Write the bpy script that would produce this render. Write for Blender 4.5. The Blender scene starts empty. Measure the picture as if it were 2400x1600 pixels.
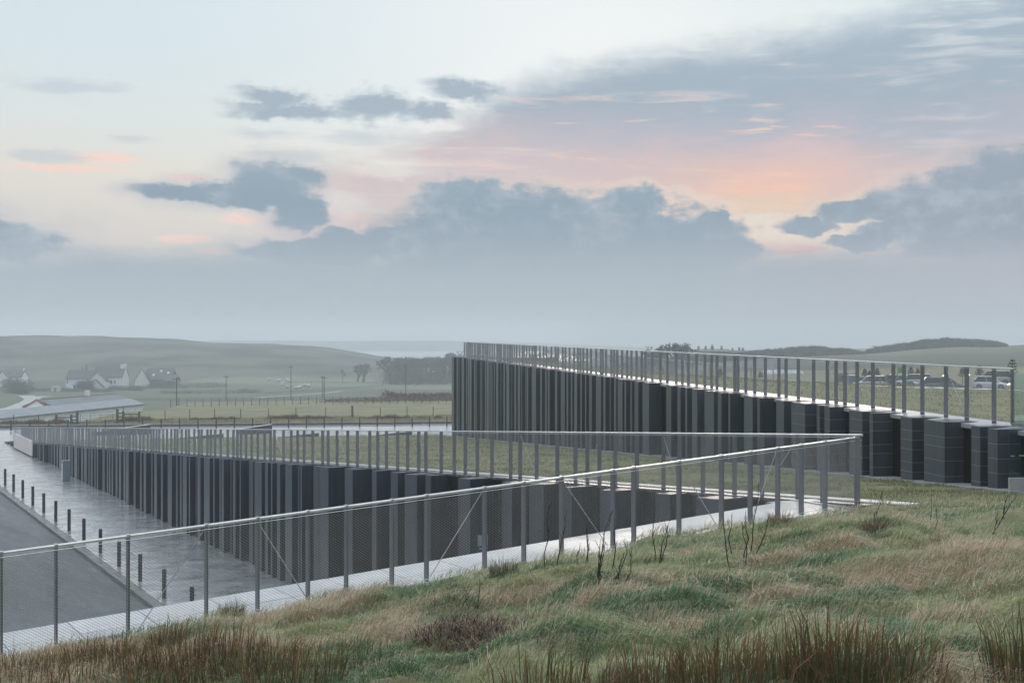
import bpy, bmesh, math, random
import numpy as np
from mathutils import Vector

random.seed(7)
RNG = np.random.default_rng(7)
sc = bpy.context.scene
COL = sc.collection
R = math.radians

# ------------------------------------------------------------------ camera
FPX, HC = 2800.0, 8.7            # focal length in photo pixels (2400 wide), eye height above the forecourt
cam_d = bpy.data.cameras.new('camera')
cam_d.sensor_width = 36.0
cam_d.lens = FPX / 2400.0 * 36.0
cam_d.clip_start, cam_d.clip_end = 0.1, 12000
cam = bpy.data.objects.new('camera', cam_d)
cam.location = (0, 0, HC)
cam.rotation_euler = (R(90), 0, 0)
COL.objects.link(cam)
sc.camera = cam

# ------------------------------------------------------------------ view / render
sc.view_settings.view_transform = 'Standard'
sc.view_settings.look = 'None'
sc.view_settings.exposure = 0.0
sc.view_settings.gamma = 1.0
sc.view_settings.use_curve_mapping = False
sc.render.engine = 'CYCLES'
sc.cycles.use_denoising = True
sc.cycles.max_bounces = 6
sc.cycles.diffuse_bounces = 3
sc.cycles.glossy_bounces = 3
sc.cycles.transmission_bounces = 4
sc.cycles.transparent_max_bounces = 8
sc.cycles.volume_bounces = 3
sc.cycles.caustics_reflective = False
sc.cycles.caustics_refractive = False


def lin(r, g, b):
    def c(v):
        v /= 255.0
        return v / 12.92 if v <= 0.04045 else ((v + 0.055) / 1.055) ** 2.4
    return (c(r), c(g), c(b), 1.0)


# ------------------------------------------------------------------ world: dusk sky with broken cloud
SUN_AZ, SUN_EL = R(9.0), R(7.0)
world = bpy.data.worlds.new('World')
sc.world = world
world.use_nodes = True
WT = world.node_tree
WT.nodes.clear()


class S:
    """tiny wrapper so that node arithmetic can be written as arithmetic"""
    tree = WT

    def __init__(self, sock):
        self.s = sock

    @staticmethod
    def math(op, a, b=None, c=None, clamp=False):
        n = S.tree.nodes.new('ShaderNodeMath')
        n.operation = op
        n.use_clamp = clamp
        for i, v in enumerate((a, b, c)):
            if v is None:
                continue
            if isinstance(v, S):
                S.tree.links.new(v.s, n.inputs[i])
            else:
                n.inputs[i].default_value = v
        return S(n.outputs[0])

    def __add__(s, o): return S.math('ADD', s, o)
    __radd__ = __add__
    def __sub__(s, o): return S.math('SUBTRACT', s, o)
    def __rsub__(s, o): return S.math('SUBTRACT', o, s)
    def __mul__(s, o): return S.math('MULTIPLY', s, o)
    __rmul__ = __mul__
    def __truediv__(s, o): return S.math('DIVIDE', s, o)
    def max(s, o): return S.math('MAXIMUM', s, o)
    def min(s, o): return S.math('MINIMUM', s, o)
    def sq(s): return S.math('MULTIPLY', s, s)


def sstep(x, a, b):
    n = S.tree.nodes.new('ShaderNodeMapRange')
    n.interpolation_type = 'SMOOTHSTEP'
    S.tree.links.new(x.s, n.inputs['Value'])
    n.inputs['From Min'].default_value = a
    n.inputs['From Max'].default_value = b
    return S(n.outputs[0])


def comb(x, y, z=0.0):
    n = S.tree.nodes.new('ShaderNodeCombineXYZ')
    for i, v in enumerate((x, y, z)):
        if isinstance(v, S):
            S.tree.links.new(v.s, n.inputs[i])
        else:
            n.inputs[i].default_value = v
    return S(n.outputs[0])


def noise(vec, scale=1.0, detail=6.0, rough=0.55, dist=0.0):
    n = S.tree.nodes.new('ShaderNodeTexNoise')
    S.tree.links.new(vec.s, n.inputs['Vector'])
    n.inputs['Scale'].default_value = scale
    n.inputs['Detail'].default_value = detail
    n.inputs['Roughness'].default_value = rough
    n.inputs['Distortion'].default_value = dist
    return S(n.outputs[0])


def mixc(fac, a, b):
    n = S.tree.nodes.new('ShaderNodeMix')
    n.data_type = 'RGBA'
    if isinstance(fac, S):
        S.tree.links.new(fac.s, n.inputs[0])
    else:
        n.inputs[0].default_value = fac
    for i, v in ((6, a), (7, b)):
        if isinstance(v, S):
            S.tree.links.new(v.s, n.inputs[i])
        else:
            n.inputs[i].default_value = v
    return S(n.outputs[2])


def ramp(x, stops, interp='EASE'):
    n = S.tree.nodes.new('ShaderNodeValToRGB')
    n.color_ramp.interpolation = interp
    el = n.color_ramp.elements
    while len(el) > 1:
        el.remove(el[-1])
    el[0].position, el[0].color = stops[0]
    for p, c in stops[1:]:
        e = el.new(p)
        e.color = c
    S.tree.links.new(x.s, n.inputs[0])
    return S(n.outputs[0])


def fcurve(x, pts):
    n = S.tree.nodes.new('ShaderNodeFloatCurve')
    c = n.mapping.curves[0]
    while len(c.points) > 2:
        c.points.remove(c.points[1])
    c.points[0].location = pts[0]
    c.points[1].location = pts[-1]
    for p in pts[1:-1]:
        c.points.new(*p)
    n.mapping.update()
    S.tree.links.new(x.s, n.inputs['Value'])
    return S(n.outputs[0])


def UV(px, py):          # direction of a photo pixel as (azimuth, elevation) * 2800
    return (FPX * math.atan((px - 1200) / FPX),
            FPX * math.atan((800 - py) / math.hypot(FPX, px - 1200)))


tc = WT.nodes.new('ShaderNodeTexCoord')
sep = WT.nodes.new('ShaderNodeSeparateXYZ')
WT.links.new(tc.outputs['Generated'], sep.inputs[0])
dx, dy, dz = (S(sep.outputs[i]) for i in range(3))
u = S.math('ARCTAN2', dx, dy) * FPX
v = S.math('ARCSINE', dz) * FPX


def vmath(op, a, b=None, c=None, out=0):
    n = WT.nodes.new('ShaderNodeVectorMath')
    n.operation = op
    for i, x in enumerate((a, b, c)):
        if x is None: continue
        if isinstance(x, S): WT.links.new(x.s, n.inputs[i])
        else: n.inputs[i].default_value = x
    return S(n.outputs[out])


def cnoise(vec, detail, rough, dist=0.0):
    n = WT.nodes.new('ShaderNodeTexNoise')
    WT.links.new(vec.s, n.inputs['Vector'])
    n.inputs['Scale'].default_value = 1.0
    n.inputs['Detail'].default_value = detail
    n.inputs['Roughness'].default_value = rough
    n.inputs['Distortion'].default_value = dist
    return S(n.outputs['Color']), S(n.outputs['Fac'])


uv = comb(u, v, 0.0)
cA, nA_ = cnoise(vmath('MULTIPLY_ADD', uv, (1 / 300, 1 / 150, 0), (0.3, 2.2, 3.1)), 4, 0.6)
cB, nB_ = cnoise(vmath('MULTIPLY_ADD', uv, (1 / 62, 1 / 40, 0), (5.3, 1.2, 8.4)), 6, 0.68)
_, nS = cnoise(vmath('MULTIPLY_ADD', uv, (1 / 230, 1 / 24, 0), (0.0, 3.0, 1.7)), 4, 0.6, 0.5)
wA = vmath('MULTIPLY_ADD', cA, (170, 95, 0), (-85, -47, 0))
wB = vmath('MULTIPLY_ADD', cB, (70, 48, 0), (-35, -24, 0))
uvw = vmath('ADD', uv, vmath('ADD', wA, wB))          # billowed coordinates
spw = WT.nodes.new('ShaderNodeSeparateXYZ')
WT.links.new(uvw.s, spw.inputs[0])
uw, vw = S(spw.outputs[0]), S(spw.outputs[1])


def ell(px, py, a, b, co=None):
    cu, cv = UV(px, py)
    return vmath('LENGTH', vmath('MULTIPLY_ADD', co or uvw, (1 / a, 1 / b, 0), (-cu / a, -cv / b, 0)), out=1)


def union(items, co=None):
    f = None
    for it in items:
        e = ell(*it, co=co)
        f = e if f is None else f.min(e)
    return f


def blob(px, py, a, b, co=None):          # soft gaussian patch
    d = ell(px, py, a, b, co)
    return S.math('EXPONENT', d.sq() * -1.0)


sky_n = WT.nodes.new('ShaderNodeTexSky')
sky_n.sky_type = 'NISHITA'
sky_n.sun_disc = False
sky_n.sun_elevation = SUN_EL
sky_n.sun_rotation = SUN_AZ
nish = vmath('SCALE', S(sky_n.outputs[0]))
nish.s.node.inputs['Scale'].default_value = 0.07

vs0 = lambda q: q


def sk(r, g, b, m=1.0):
    c = lin(r, g, b)
    return (c[0] * m, c[1] * m, c[2] * m, 1.0)


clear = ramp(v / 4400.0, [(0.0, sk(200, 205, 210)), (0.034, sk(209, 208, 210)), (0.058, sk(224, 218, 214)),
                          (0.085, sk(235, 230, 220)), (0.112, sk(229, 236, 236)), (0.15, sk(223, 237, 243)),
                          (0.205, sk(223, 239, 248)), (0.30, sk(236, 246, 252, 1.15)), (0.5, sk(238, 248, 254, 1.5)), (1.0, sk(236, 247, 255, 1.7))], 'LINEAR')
clear = mixc(blob(1300, 40, 560, 430, uv) * 0.7, clear, sk(247, 252, 255))
clear = mixc(0.10, clear, nish)
clear = mixc(blob(1790, 520, 430, 95, uv) * 0.9, clear, sk(250, 236, 212))

# the big grey sheet and its pink underside
vt = fcurve((uw + 2000) / 4000, [(0.0, 0.05), (0.30, 0.08), (0.36, 0.37), (0.385, 0.43), (0.42, 0.475), (0.455, 0.52), (0.475, 0.56), (0.50, 0.625),
                                 (0.57, 0.695), (0.65, 0.725), (0.72, 0.765), (0.79, 0.86), (1.0, 0.98)]) * 1000
d_sheet = vt - vw + (nS - 0.5) * 40
m_sheet = sstep(d_sheet, -14, 95)
thin = 1.0 - sstep(u, -620, 100)
m_sheet = m_sheet * (0.10 + sstep(u, -640, -380) * 0.90) * (1.0 - thin * sstep(nA_ + (nS - 0.5) * 0.7, 0.42, 0.68) * 0.75) * (1.0 - sstep(vs0(v), 560, 760) * sstep(nS + (nA_ - 0.5) * 0.5, 0.5, 0.72) * 0.6)
vs = v + (nS - 0.5) * 150 + (nA_ - 0.5) * 260
sheet_c = ramp(vs / 1000.0, [(0.16, sk(218, 198, 196)), (0.30, sk(229, 202, 199)), (0.385, sk(209, 192, 197)), (0.46, sk(182, 185, 197)),
                             (0.55, sk(165, 180, 194)), (0.68, sk(168, 185, 199)), (0.76, sk(186, 201, 212)), (0.9, sk(198, 212, 221))], 'LINEAR')
sheet_c = mixc(blob(1130, 395, 480, 85, uv) * (0.2 + nS * 0.6), sheet_c, sk(236, 206, 199))
sheet_c = mixc(sstep(nS + (nA_ - 0.5) * 0.8, 0.52, 0.78) * 0.45, sheet_c, sk(214, 214, 219))
sheet_c = mixc(blob(1790, 452, 430, 72, uv) * (0.25 + nS * 1.0), sheet_c, sk(255, 200, 172))
sheet_c = mixc(blob(1690, 486, 290, 26, uv) * (0.4 + nS * 0.9), sheet_c, sk(255, 220, 172))
st_m = sstep(nS, 0.57, 0.70) * blob(1500, 340, 620, 95, uv)
sheet_c = mixc(st_m * 0.9, sheet_c, sk(255, 206, 184))
gap_top = UV(1700, 495)[1]
gap = sstep(v + (nS - 0.5) * 60, gap_top, gap_top - 24) * sstep(uw, 300, 440)
hole = sstep(union([(900, 400, 120, 26), (800, 480, 90, 34), (1010, 300, 70, 12)]), 1.05, 0.4)
col = mixc(m_sheet * (1.0 - gap) * (1.0 - hole * 0.6), clear, sheet_c)
# low orange streaks and pink wisps
col = mixc(blob(1860, 598, 250, 26, uv) * sstep(nS, 0.44, 0.58), col, sk(255, 178, 150))
uvs = vmath('MULTIPLY_ADD', cA, (120, 34, 0), vmath('ADD', uv, (-60, -17, 0)))
w2_ = sstep(union([(150, 391, 170, 13), (260, 366, 100, 17), (440, 562, 80, 14), (500, 590, 60, 10), (420, 416, 60, 12),
                   (1000, 620, 130, 14), (560, 515, 70, 20), (860, 525, 80, 38)], uvs) + (nS - 0.5) * 1.6, 1.0, 0.35)
col = mixc(w2_ * 0.75, col, sk(254, 218, 204))
w1_ = sstep(union([(105, 360, 100, 17), (620, 312, 100, 18), (690, 354, 120, 20), (880, 325, 160, 22), (150, 205, 150, 24), (300, 325, 70, 13)], uvs) + (nB_ - 0.5) * 1.2 + (nS - 0.5) * 2.2, 1.1, 0.1)
col = mixc(w1_ * 0.42, col, sk(176, 190, 205))
soft = sstep(union([(640, 222, 115, 30), (690, 256, 180, 26), (890, 250, 135, 40), (1085, 212, 105, 30), (1000, 262, 90, 26)]) + (nB_ - 0.5) * 1.3 + (nS - 0.5) * 0.8, 1.15, 0.35)
col = mixc(soft * 0.9, col, sk(158, 176, 191))
# dark cumulus band, with lit rims towards the sun
fc = union([(640, 432, 112, 58), (560, 458, 175, 38), (395, 450, 100, 25), (700, 500, 80, 46),
            (1290, 565, 450, 132), (1490, 482, 92, 62), (1130, 480, 175, 58), (1640, 570, 130, 76), (930, 555, 105, 46),
            (1668, 522, 42, 36), (735, 588, 190, 30), (795, 568, 72, 36),
            (2330, 505, 300, 115), (2450, 420, 230, 92), (2130, 500, 110, 34), (1905, 528, 70, 24), (1990, 498, 95, 30), (2010, 566, 90, 16), (2090, 545, 90, 24),
            (-10, 562, 155, 46), (-330, 560, 340, 80), (2950, 500, 380, 120), (3600, 560, 600, 90), (-1100, 540, 480, 80)]) + (nB_ - 0.5) * 0.55 + (nS - 0.5) * 0.28
veil = sstep(fc + (nA_ - 0.5) * 0.9, 1.75, 0.95) * 0.42
col = mixc(veil, col, sk(186, 190, 202))
rim = sstep(fc, 1.22, 0.99) * blob(1620, 480, 560, 160, uv)
col = mixc(rim * 0.75, col, sk(255, 226, 204))
cum = sstep(fc, 1.16, 0.74)
cum_c = ramp((v + (nA_ - 0.5) * 90) / 500.0, [(0.0, sk(168, 180, 191)), (0.42, sk(153, 169, 183)), (0.62, sk(140, 160, 176)), (0.85, sk(152, 170, 185))], 'LINEAR')
cum_c = mixc(sstep(u, 300, 1000) * 0.5, cum_c, sk(152, 160, 175))
cum_c = mixc(sstep(nB_ + (nA_ - 0.5) * 0.8, 0.42, 0.78) * 0.75, cum_c, sk(180, 190, 201))
cum_c = mixc(sstep(fc, 0.80, 1.05) * 0.4, cum_c, sk(186, 190, 198))
col = mixc(cum, col, cum_c)
# the low murk that everything sinks into
murk = sstep(v + (nA_ - 0.5) * 90 + (nS - 0.5) * 30, 240, 150)
murk_c = ramp(v / 250.0, [(0.0, sk(192, 201, 209)), (0.4, sk(174, 187, 196)), (0.8, sk(163, 177, 188))], 'LINEAR')
murk_c = mixc(sstep(u, 100, 1100) * 0.6, murk_c, sk(178, 175, 187))
col = mixc(murk, col, murk_c)
# away from the sunset the low sky is dimmer
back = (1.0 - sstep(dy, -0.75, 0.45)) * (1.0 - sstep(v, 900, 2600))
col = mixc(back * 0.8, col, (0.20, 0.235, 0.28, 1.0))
world.cycles.sampling_method = 'MANUAL'
world.cycles.sample_map_resolution = 256
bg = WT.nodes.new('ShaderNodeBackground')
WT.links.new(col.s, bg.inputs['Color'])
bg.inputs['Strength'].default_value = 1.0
wo = WT.nodes.new('ShaderNodeOutputWorld')
WT.links.new(bg.outputs[0], wo.inputs['Surface'])

# ------------------------------------------------------------------ sun, veiled by cloud
sun_d = bpy.data.lights.new('sun', 'SUN')
sun_d.energy = 0.8
sun_d.angle = R(18)
sun_d.color = (1.0, 0.86, 0.74)
sun = bpy.data.objects.new('sun', sun_d)
sdir = Vector((math.sin(SUN_AZ) * math.cos(SUN_EL), math.cos(SUN_AZ) * math.cos(SUN_EL), math.sin(SUN_EL)))
sun.rotation_euler = sdir.to_track_quat('Z', 'Y').to_euler()
sun.location = (30, 200, 60)
COL.objects.link(sun)

# ================================================================== helpers


def tag(o, label=None, cat=None, group=None, kind=None):
    if label: o['label'] = label
    if cat: o['category'] = cat
    if group: o['group'] = group
    if kind: o['kind'] = kind
    return o


def empty(name, loc=(0, 0, 0), rz=0.0):
    o = bpy.data.objects.new(name, None)
    o.empty_display_size = 0.2
    o.location = loc
    o.rotation_euler = (0, 0, rz)
    COL.objects.link(o)
    return o


def add(name, me, mat=None, parent=None, loc=None, rz=None, scale=None):
    if mat is not None and len(me.materials) == 0:
        me.materials.append(mat)
    o = bpy.data.objects.new(name, me)
    COL.objects.link(o)
    if parent: o.parent = parent
    if loc is not None: o.location = loc
    if rz is not None: o.rotation_euler = (0, 0, rz)
    if scale is not None: o.scale = scale
    return o


class MB:
    """collects solids, then becomes ONE mesh"""

    def __init__(s):
        s.v, s.f = [], []

    def hexa(s, p):      # 8 points: bottom 4 (ccw), top 4
        i = len(s.v)
        s.v += [tuple(q) for q in p]
        s.f += [(i, i + 3, i + 2, i + 1), (i + 4, i + 5, i + 6, i + 7), (i, i + 1, i + 5, i + 4), (i + 1, i + 2, i + 6, i + 5),
                (i + 2, i + 3, i + 7, i + 6), (i + 3, i, i + 4, i + 7)]
        return s

    def box(s, x0, x1, y0, y1, z0, z1):
        return s.hexa([(x0, y0, z0), (x1, y0, z0), (x1, y1, z0), (x0, y1, z0), (x0, y0, z1), (x1, y0, z1), (x1, y1, z1), (x0, y1, z1)])

    def tube(s, pts, rad, n=5, cap=True):
        pts = [Vector(p) for p in pts]
        if not hasattr(rad, '__len__'):
            rad = [rad] * len(pts)
        base = len(s.v)
        for k, p in enumerate(pts):
            d = (pts[min(k + 1, len(pts) - 1)] - pts[max(k - 1, 0)])
            if d.length < 1e-9: d = Vector((0, 0, 1))
            d.normalize()
            a = d.orthogonal().normalized() if abs(d.z) > 0.95 else d.cross(Vector((0, 0, 1))).normalized()
            b = d.cross(a)
            for j in range(n):
                th = 2 * math.pi * j / n
                s.v.append(tuple(p + (a * math.cos(th) + b * math.sin(th)) * rad[k]))
        for k in range(len(pts) - 1):
            for j in range(n):
                j2 = (j + 1) % n
                s.f.append((base + k * n + j, base + k * n + j2, base + (k + 1) * n + j2, base + (k + 1) * n + j))
        if cap:
            s.f.append(tuple(base + j for j in range(n))[::-1])
            s.f.append(tuple(base + (len(pts) - 1) * n + j for j in range(n)))
        return s

    def prism(s, poly, y0, y1):      # polygon in (x,z) extruded along y
        i, n = len(s.v), len(poly)
        s.v += [(x, y0, z) for x, z in poly] + [(x, y1, z) for x, z in poly]
        s.f.append(tuple(range(i, i + n)))
        s.f.append(tuple(range(i + 2 * n - 1, i + n - 1, -1)))
        for k in range(n):
            k2 = (k + 1) % n
            s.f.append((i + k2, i + k, i + n + k, i + n + k2))
        return s

    def quad(s, a, b, c, d):
        i = len(s.v)
        s.v += [tuple(a), tuple(b), tuple(c), tuple(d)]
        s.f.append((i, i + 1, i + 2, i + 3))
        return s

    def mesh(s, name, bevel=0.0, smooth=False):
        me = bpy.data.meshes.new(name)
        me.from_pydata(s.v, [], s.f)
        bm = bmesh.new()
        bm.from_mesh(me)
        bmesh.ops.recalc_face_normals(bm, faces=bm.faces)
        if bevel > 0:
            bmesh.ops.bevel(bm, geom=list(bm.edges), offset=bevel, segments=1, profile=0.5, affect='EDGES')
        bm.to_mesh(me)
        bm.free()
        if smooth:
            me.shade_smooth()
        return me

    def obj(s, name, mat, parent=None, bevel=0.0, smooth=False, **k):
        return add(name, s.mesh(name, bevel, smooth), mat, parent, **k)


def np_mesh(name, V, F, col=None, smooth=False):
    """fast mesh from numpy verts and a list of (k, n) face arrays"""
    me = bpy.data.meshes.new(name)
    V = np.asarray(V, dtype=np.float32).reshape(-1, 3)
    if not isinstance(F, list): F = [F]
    loops = np.concatenate([a.reshape(-1) for a in F]).astype(np.int32)
    sizes = np.concatenate([np.full(len(a), a.shape[1], dtype=np.int32) for a in F])
    starts = np.concatenate([[0], np.cumsum(sizes)[:-1]]).astype(np.int32)
    me.vertices.add(len(V)); me.loops.add(len(loops)); me.polygons.add(len(sizes))
    me.vertices.foreach_set('co', V.ravel())
    me.loops.foreach_set('vertex_index', loops)
    me.polygons.foreach_set('loop_start', starts)
    me.polygons.foreach_set('loop_total', sizes)
    me.polygons.foreach_set('use_smooth', np.full(len(sizes), bool(smooth)))
    me.update(calc_edges=True)
    if col is not None:
        at = me.color_attributes.new('tint', 'FLOAT_COLOR', 'POINT')
        c4 = np.ones((len(V), 4), dtype=np.float32)
        c4[:, :3] = col
        at.data.foreach_set('color', c4.ravel())
    return me


def grid_mesh(name, X, Y, Z, smooth=True):
    n, m = X.shape
    V = np.stack([X, Y, Z], -1).reshape(-1, 3)
    i = np.arange(n * m).reshape(n, m)
    F = np.stack([i[:-1, :-1], i[1:, :-1], i[1:, 1:], i[:-1, 1:]], -1).reshape(-1, 4)
    # make the faces look upwards
    a, b, c = V[F[:, 0]], V[F[:, 1]], V[F[:, 2]]
    if np.mean(np.cross(b - a, c - a)[:, 2]) < 0:
        F = F[:, ::-1]
    return np_mesh(name, V, F, smooth=smooth)


def _hash(ix, iy, seed):
    h = (ix.astype(np.int64) * 374761393 + iy.astype(np.int64) * 668265263 + seed * 982451653) & 0x7fffffff
    h = ((h ^ (h >> 13)) * 1274126177) & 0x7fffffff
    return ((h ^ (h >> 16)) & 0xffff) / 65535.0


def vnoise(x, y, seed=0):
    x = np.asarray(x, dtype=float); y = np.asarray(y, dtype=float)
    ix, iy = np.floor(x), np.floor(y)
    fx, fy = x - ix, y - iy
    fx, fy = fx * fx * (3 - 2 * fx), fy * fy * (3 - 2 * fy)
    a, b = _hash(ix, iy, seed), _hash(ix + 1, iy, seed)
    c, d = _hash(ix, iy + 1, seed), _hash(ix + 1, iy + 1, seed)
    return (a + (b - a) * fx) * (1 - fy) + (c + (d - c) * fx) * fy


def fbm(x, y, seed=0, oct=4):
    s, a, t = 0.0, 0.5, 0.0
    for k in range(oct):
        s = s + a * vnoise(np.asarray(x) * 2 ** k, np.asarray(y) * 2 ** k, seed + 17 * k)
        t += a; a *= 0.5
    return s / t


def sm(x, a, b):
    t = np.clip((np.asarray(x, dtype=float) - a) / (b - a), 0, 1)
    return t * t * (3 - 2 * t)


# ------------------------------------------------------------------ materials
def mat_nodes(name):
    m = bpy.data.materials.new(name)
    m.use_nodes = True
    S.tree = m.node_tree
    b = m.node_tree.nodes['Principled BSDF']
    return m, m.node_tree, b


def wpos():
    g = S.tree.nodes.new('ShaderNodeNewGeometry')
    return S(g.outputs['Position'])


def vscale(vec, x, y, z):
    n = S.tree.nodes.new('ShaderNodeVectorMath')
    n.operation = 'MULTIPLY'
    S.tree.links.new(vec.s, n.inputs[0])
    n.inputs[1].default_value = (x, y, z)
    return S(n.outputs[0])


def objrand():
    n = S.tree.nodes.new('ShaderNodeObjectInfo')
    return S(n.outputs['Random'])


def bump(bsdf, h, strength=0.3, dist=0.02):
    n = S.tree.nodes.new('ShaderNodeBump')
    n.inputs['Strength'].default_value = strength
    n.inputs['Distance'].default_value = dist
    S.tree.links.new(h.s, n.inputs['Height'])
    S.tree.links.new(n.outputs[0], bsdf.inputs['Normal'])


def M(name, c1, c2=None, rough=0.6, metal=0.0, sc_=4.0, stretch=(1, 1, 1), bumps=0.0, bdist=0.01, rvar=0.0, spec=0.5, rnd=0.0, detail=5, lo=0.35, hi=0.65, rlo=0.4, rhi=0.62):
    m, t, b = mat_nodes(name)
    c2 = c2 or c1
    p = vscale(wpos(), *stretch)
    nz = noise(p, sc_, detail, 0.6)
    f = sstep(nz, lo, hi)
    col = mixc(f, (*c1, 1), (*c2, 1))
    if rnd > 0:
        k = objrand() * (2 * rnd) + (1.0 - rnd)
        hv = t.nodes.new('ShaderNodeHueSaturation')
        t.links.new(k.s, hv.inputs['Value'])
        t.links.new(col.s, hv.inputs['Color'])
        col = S(hv.outputs[0])
    t.links.new(col.s, b.inputs['Base Color'])
    b.inputs['Metallic'].default_value = metal
    b.inputs['Specular IOR Level'].default_value = spec
    if rvar > 0:
        r2 = sstep(noise(p, sc_ * 0.5, 4, 0.6), rlo, rhi) * rvar + rough
        t.links.new(r2.s, b.inputs['Roughness'])
    else:
        b.inputs['Roughness'].default_value = rough
    if bumps > 0:
        bump(b, nz, bumps, bdist)
    return m


def M_tint(name, rough=0.6, trans=0.0, spec=0.25):
    m, t, b = mat_nodes(name)
    a = t.nodes.new('ShaderNodeAttribute')
    a.attribute_name = 'tint'
    t.links.new(a.outputs['Color'], b.inputs['Base Color'])
    b.inputs['Roughness'].default_value = rough
    b.inputs['Specular IOR Level'].default_value = spec
    if trans > 0:
        tr = t.nodes.new('ShaderNodeBsdfTranslucent')
        t.links.new(a.outputs['Color'], tr.inputs['Color'])
        mx = t.nodes.new('ShaderNodeMixShader')
        mx.inputs[0].default_value = trans
        t.links.new(b.outputs[0], mx.inputs[1])
        t.links.new(tr.outputs[0], mx.inputs[2])
        t.links.new(mx.outputs[0], t.nodes['Material Output'].inputs['Surface'])
    return m


def M_glass(name, tint=(0.90, 0.955, 0.95), mixf=0.25):
    m, t, b = mat_nodes(name)
    tr = t.nodes.new('ShaderNodeBsdfTransparent')
    tr.inputs['Color'].default_value = (*tint, 1)
    gl = t.nodes.new('ShaderNodeBsdfGlossy')
    gl.inputs['Roughness'].default_value = 0.03
    gl.inputs['Color'].default_value = (0.9, 0.95, 0.95, 1)
    fr = t.nodes.new('ShaderNodeFresnel')
    fr.inputs['IOR'].default_value = 1.5
    k = S(fr.outputs[0]) * 0.45 + mixf * 0.1
    mx = t.nodes.new('ShaderNodeMixShader')
    t.links.new(k.s, mx.inputs[0])
    t.links.new(tr.outputs[0], mx.inputs[1])
    t.links.new(gl.outputs[0], mx.inputs[2])
    t.links.new(mx.outputs[0], t.nodes['Material Output'].inputs['Surface'])
    return m


def M_emit(name, c, s):
    m, t, b = mat_nodes(name)
    b.inputs['Base Color'].default_value = (*c, 1)
    b.inputs['Emission Color'].default_value = (*c, 1)
    b.inputs['Emission Strength'].default_value = s
    return m


MT = {}
MT['basalt'] = M('basalt', (0.040, 0.049, 0.065), (0.056, 0.066, 0.084), 0.36, 0, 1.3, (6, 6, 0.5), 0.06, 0.003, 0.06, 0.75, rnd=0.16)
MT['basalt_top'] = M('basalt_top', (0.06, 0.065, 0.072), (0.09, 0.095, 0.1), 0.18, 0, 3, rvar=0.25)
MT['mortar'] = M('mortar', (0.26, 0.265, 0.27), (0.32, 0.32, 0.32), 0.7, 0, 8)
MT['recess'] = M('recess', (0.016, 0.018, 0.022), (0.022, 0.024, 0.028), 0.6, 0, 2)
MT['glazing_dark'] = M('glazing_dark', (0.006, 0.007, 0.009), (0.010, 0.011, 0.013), 0.5, 0, 2, spec=0.15)
MT['steel_post'] = M('steel_post', (0.165, 0.175, 0.20), (0.21, 0.215, 0.235), 0.42, 0.35, 3, (1, 1, 0.4), 0.0, rvar=0.15)
MT['steel_rail'] = M('steel_rail', (0.62, 0.63, 0.65), (0.74, 0.74, 0.75), 0.30, 0.8, 6, rvar=0.12)
MT['wire'] = M('wire', (0.34, 0.35, 0.37), (0.42, 0.42, 0.43), 0.4, 0.7, 6)
MT['cable'] = M('cable', (0.5, 0.5, 0.51), (0.6, 0.6, 0.6), 0.3, 0.9, 6)
MT['path'] = M('path', (0.52, 0.53, 0.545), (0.64, 0.64, 0.65), 0.34, 0, 2.2, (1, 1, 1), 0.10, 0.003, 0.25, rnd=0.07, detail=9)
MT['coping_pale'] = M('coping_pale', (0.55, 0.56, 0.57), (0.68, 0.68, 0.68), 0.45, 0, 9)
MT['coping_dark'] = M('coping_dark', (0.10, 0.105, 0.115), (0.15, 0.155, 0.16), 0.2, 0, 4, rvar=0.2)
MT['fascia'] = M('fascia', (0.42, 0.42, 0.44), (0.5, 0.5, 0.51), 0.4, 0.3, 4)
MT['slab'] = M('slab', (0.28, 0.288, 0.305), (0.42, 0.425, 0.44), 0.24, 0, 0.9, (1, 1, 1), 0.0, 0.004, 0.2, 1.0, rnd=0.2)
for _m in ('slab',):
    _b = MT[_m].node_tree.nodes['Principled BSDF']
    _b.inputs['Coat Weight'].default_value = 1.0
    _b.inputs['Coat Roughness'].default_value = 0.2
    _b.inputs['Coat IOR'].default_value = 1.6
def _slab_far():
    m, t, b_ = mat_nodes('slab_far')
    a_ = t.nodes.new('ShaderNodeAttribute'); a_.attribute_name = 'tint'
    nz = noise(wpos(), 0.9, 6, 0.6)
    c_ = mixc(sstep(nz, .35, .65), (0.31, 0.318, 0.335, 1), (0.45, 0.455, 0.47, 1))
    x_ = t.nodes.new('ShaderNodeMix'); x_.data_type = 'RGBA'; x_.blend_type = 'MULTIPLY'; x_.inputs[0].default_value = 1.0
    t.links.new(c_.s, x_.inputs[6]); t.links.new(a_.outputs['Color'], x_.inputs[7])
    t.links.new(x_.outputs[2], b_.inputs['Base Color'])
    r_ = S(a_.outputs['Fac']) * -0.14 + 0.42
    t.links.new(r_.s, b_.inputs['Roughness'])
    b_.inputs['Specular IOR Level'].default_value = 1.0
    b_.inputs['Coat Weight'].default_value = 1.0
    b_.inputs['Coat Roughness'].default_value = 0.24
    b_.inputs['Coat IOR'].default_value = 1.6
    return m


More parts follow.
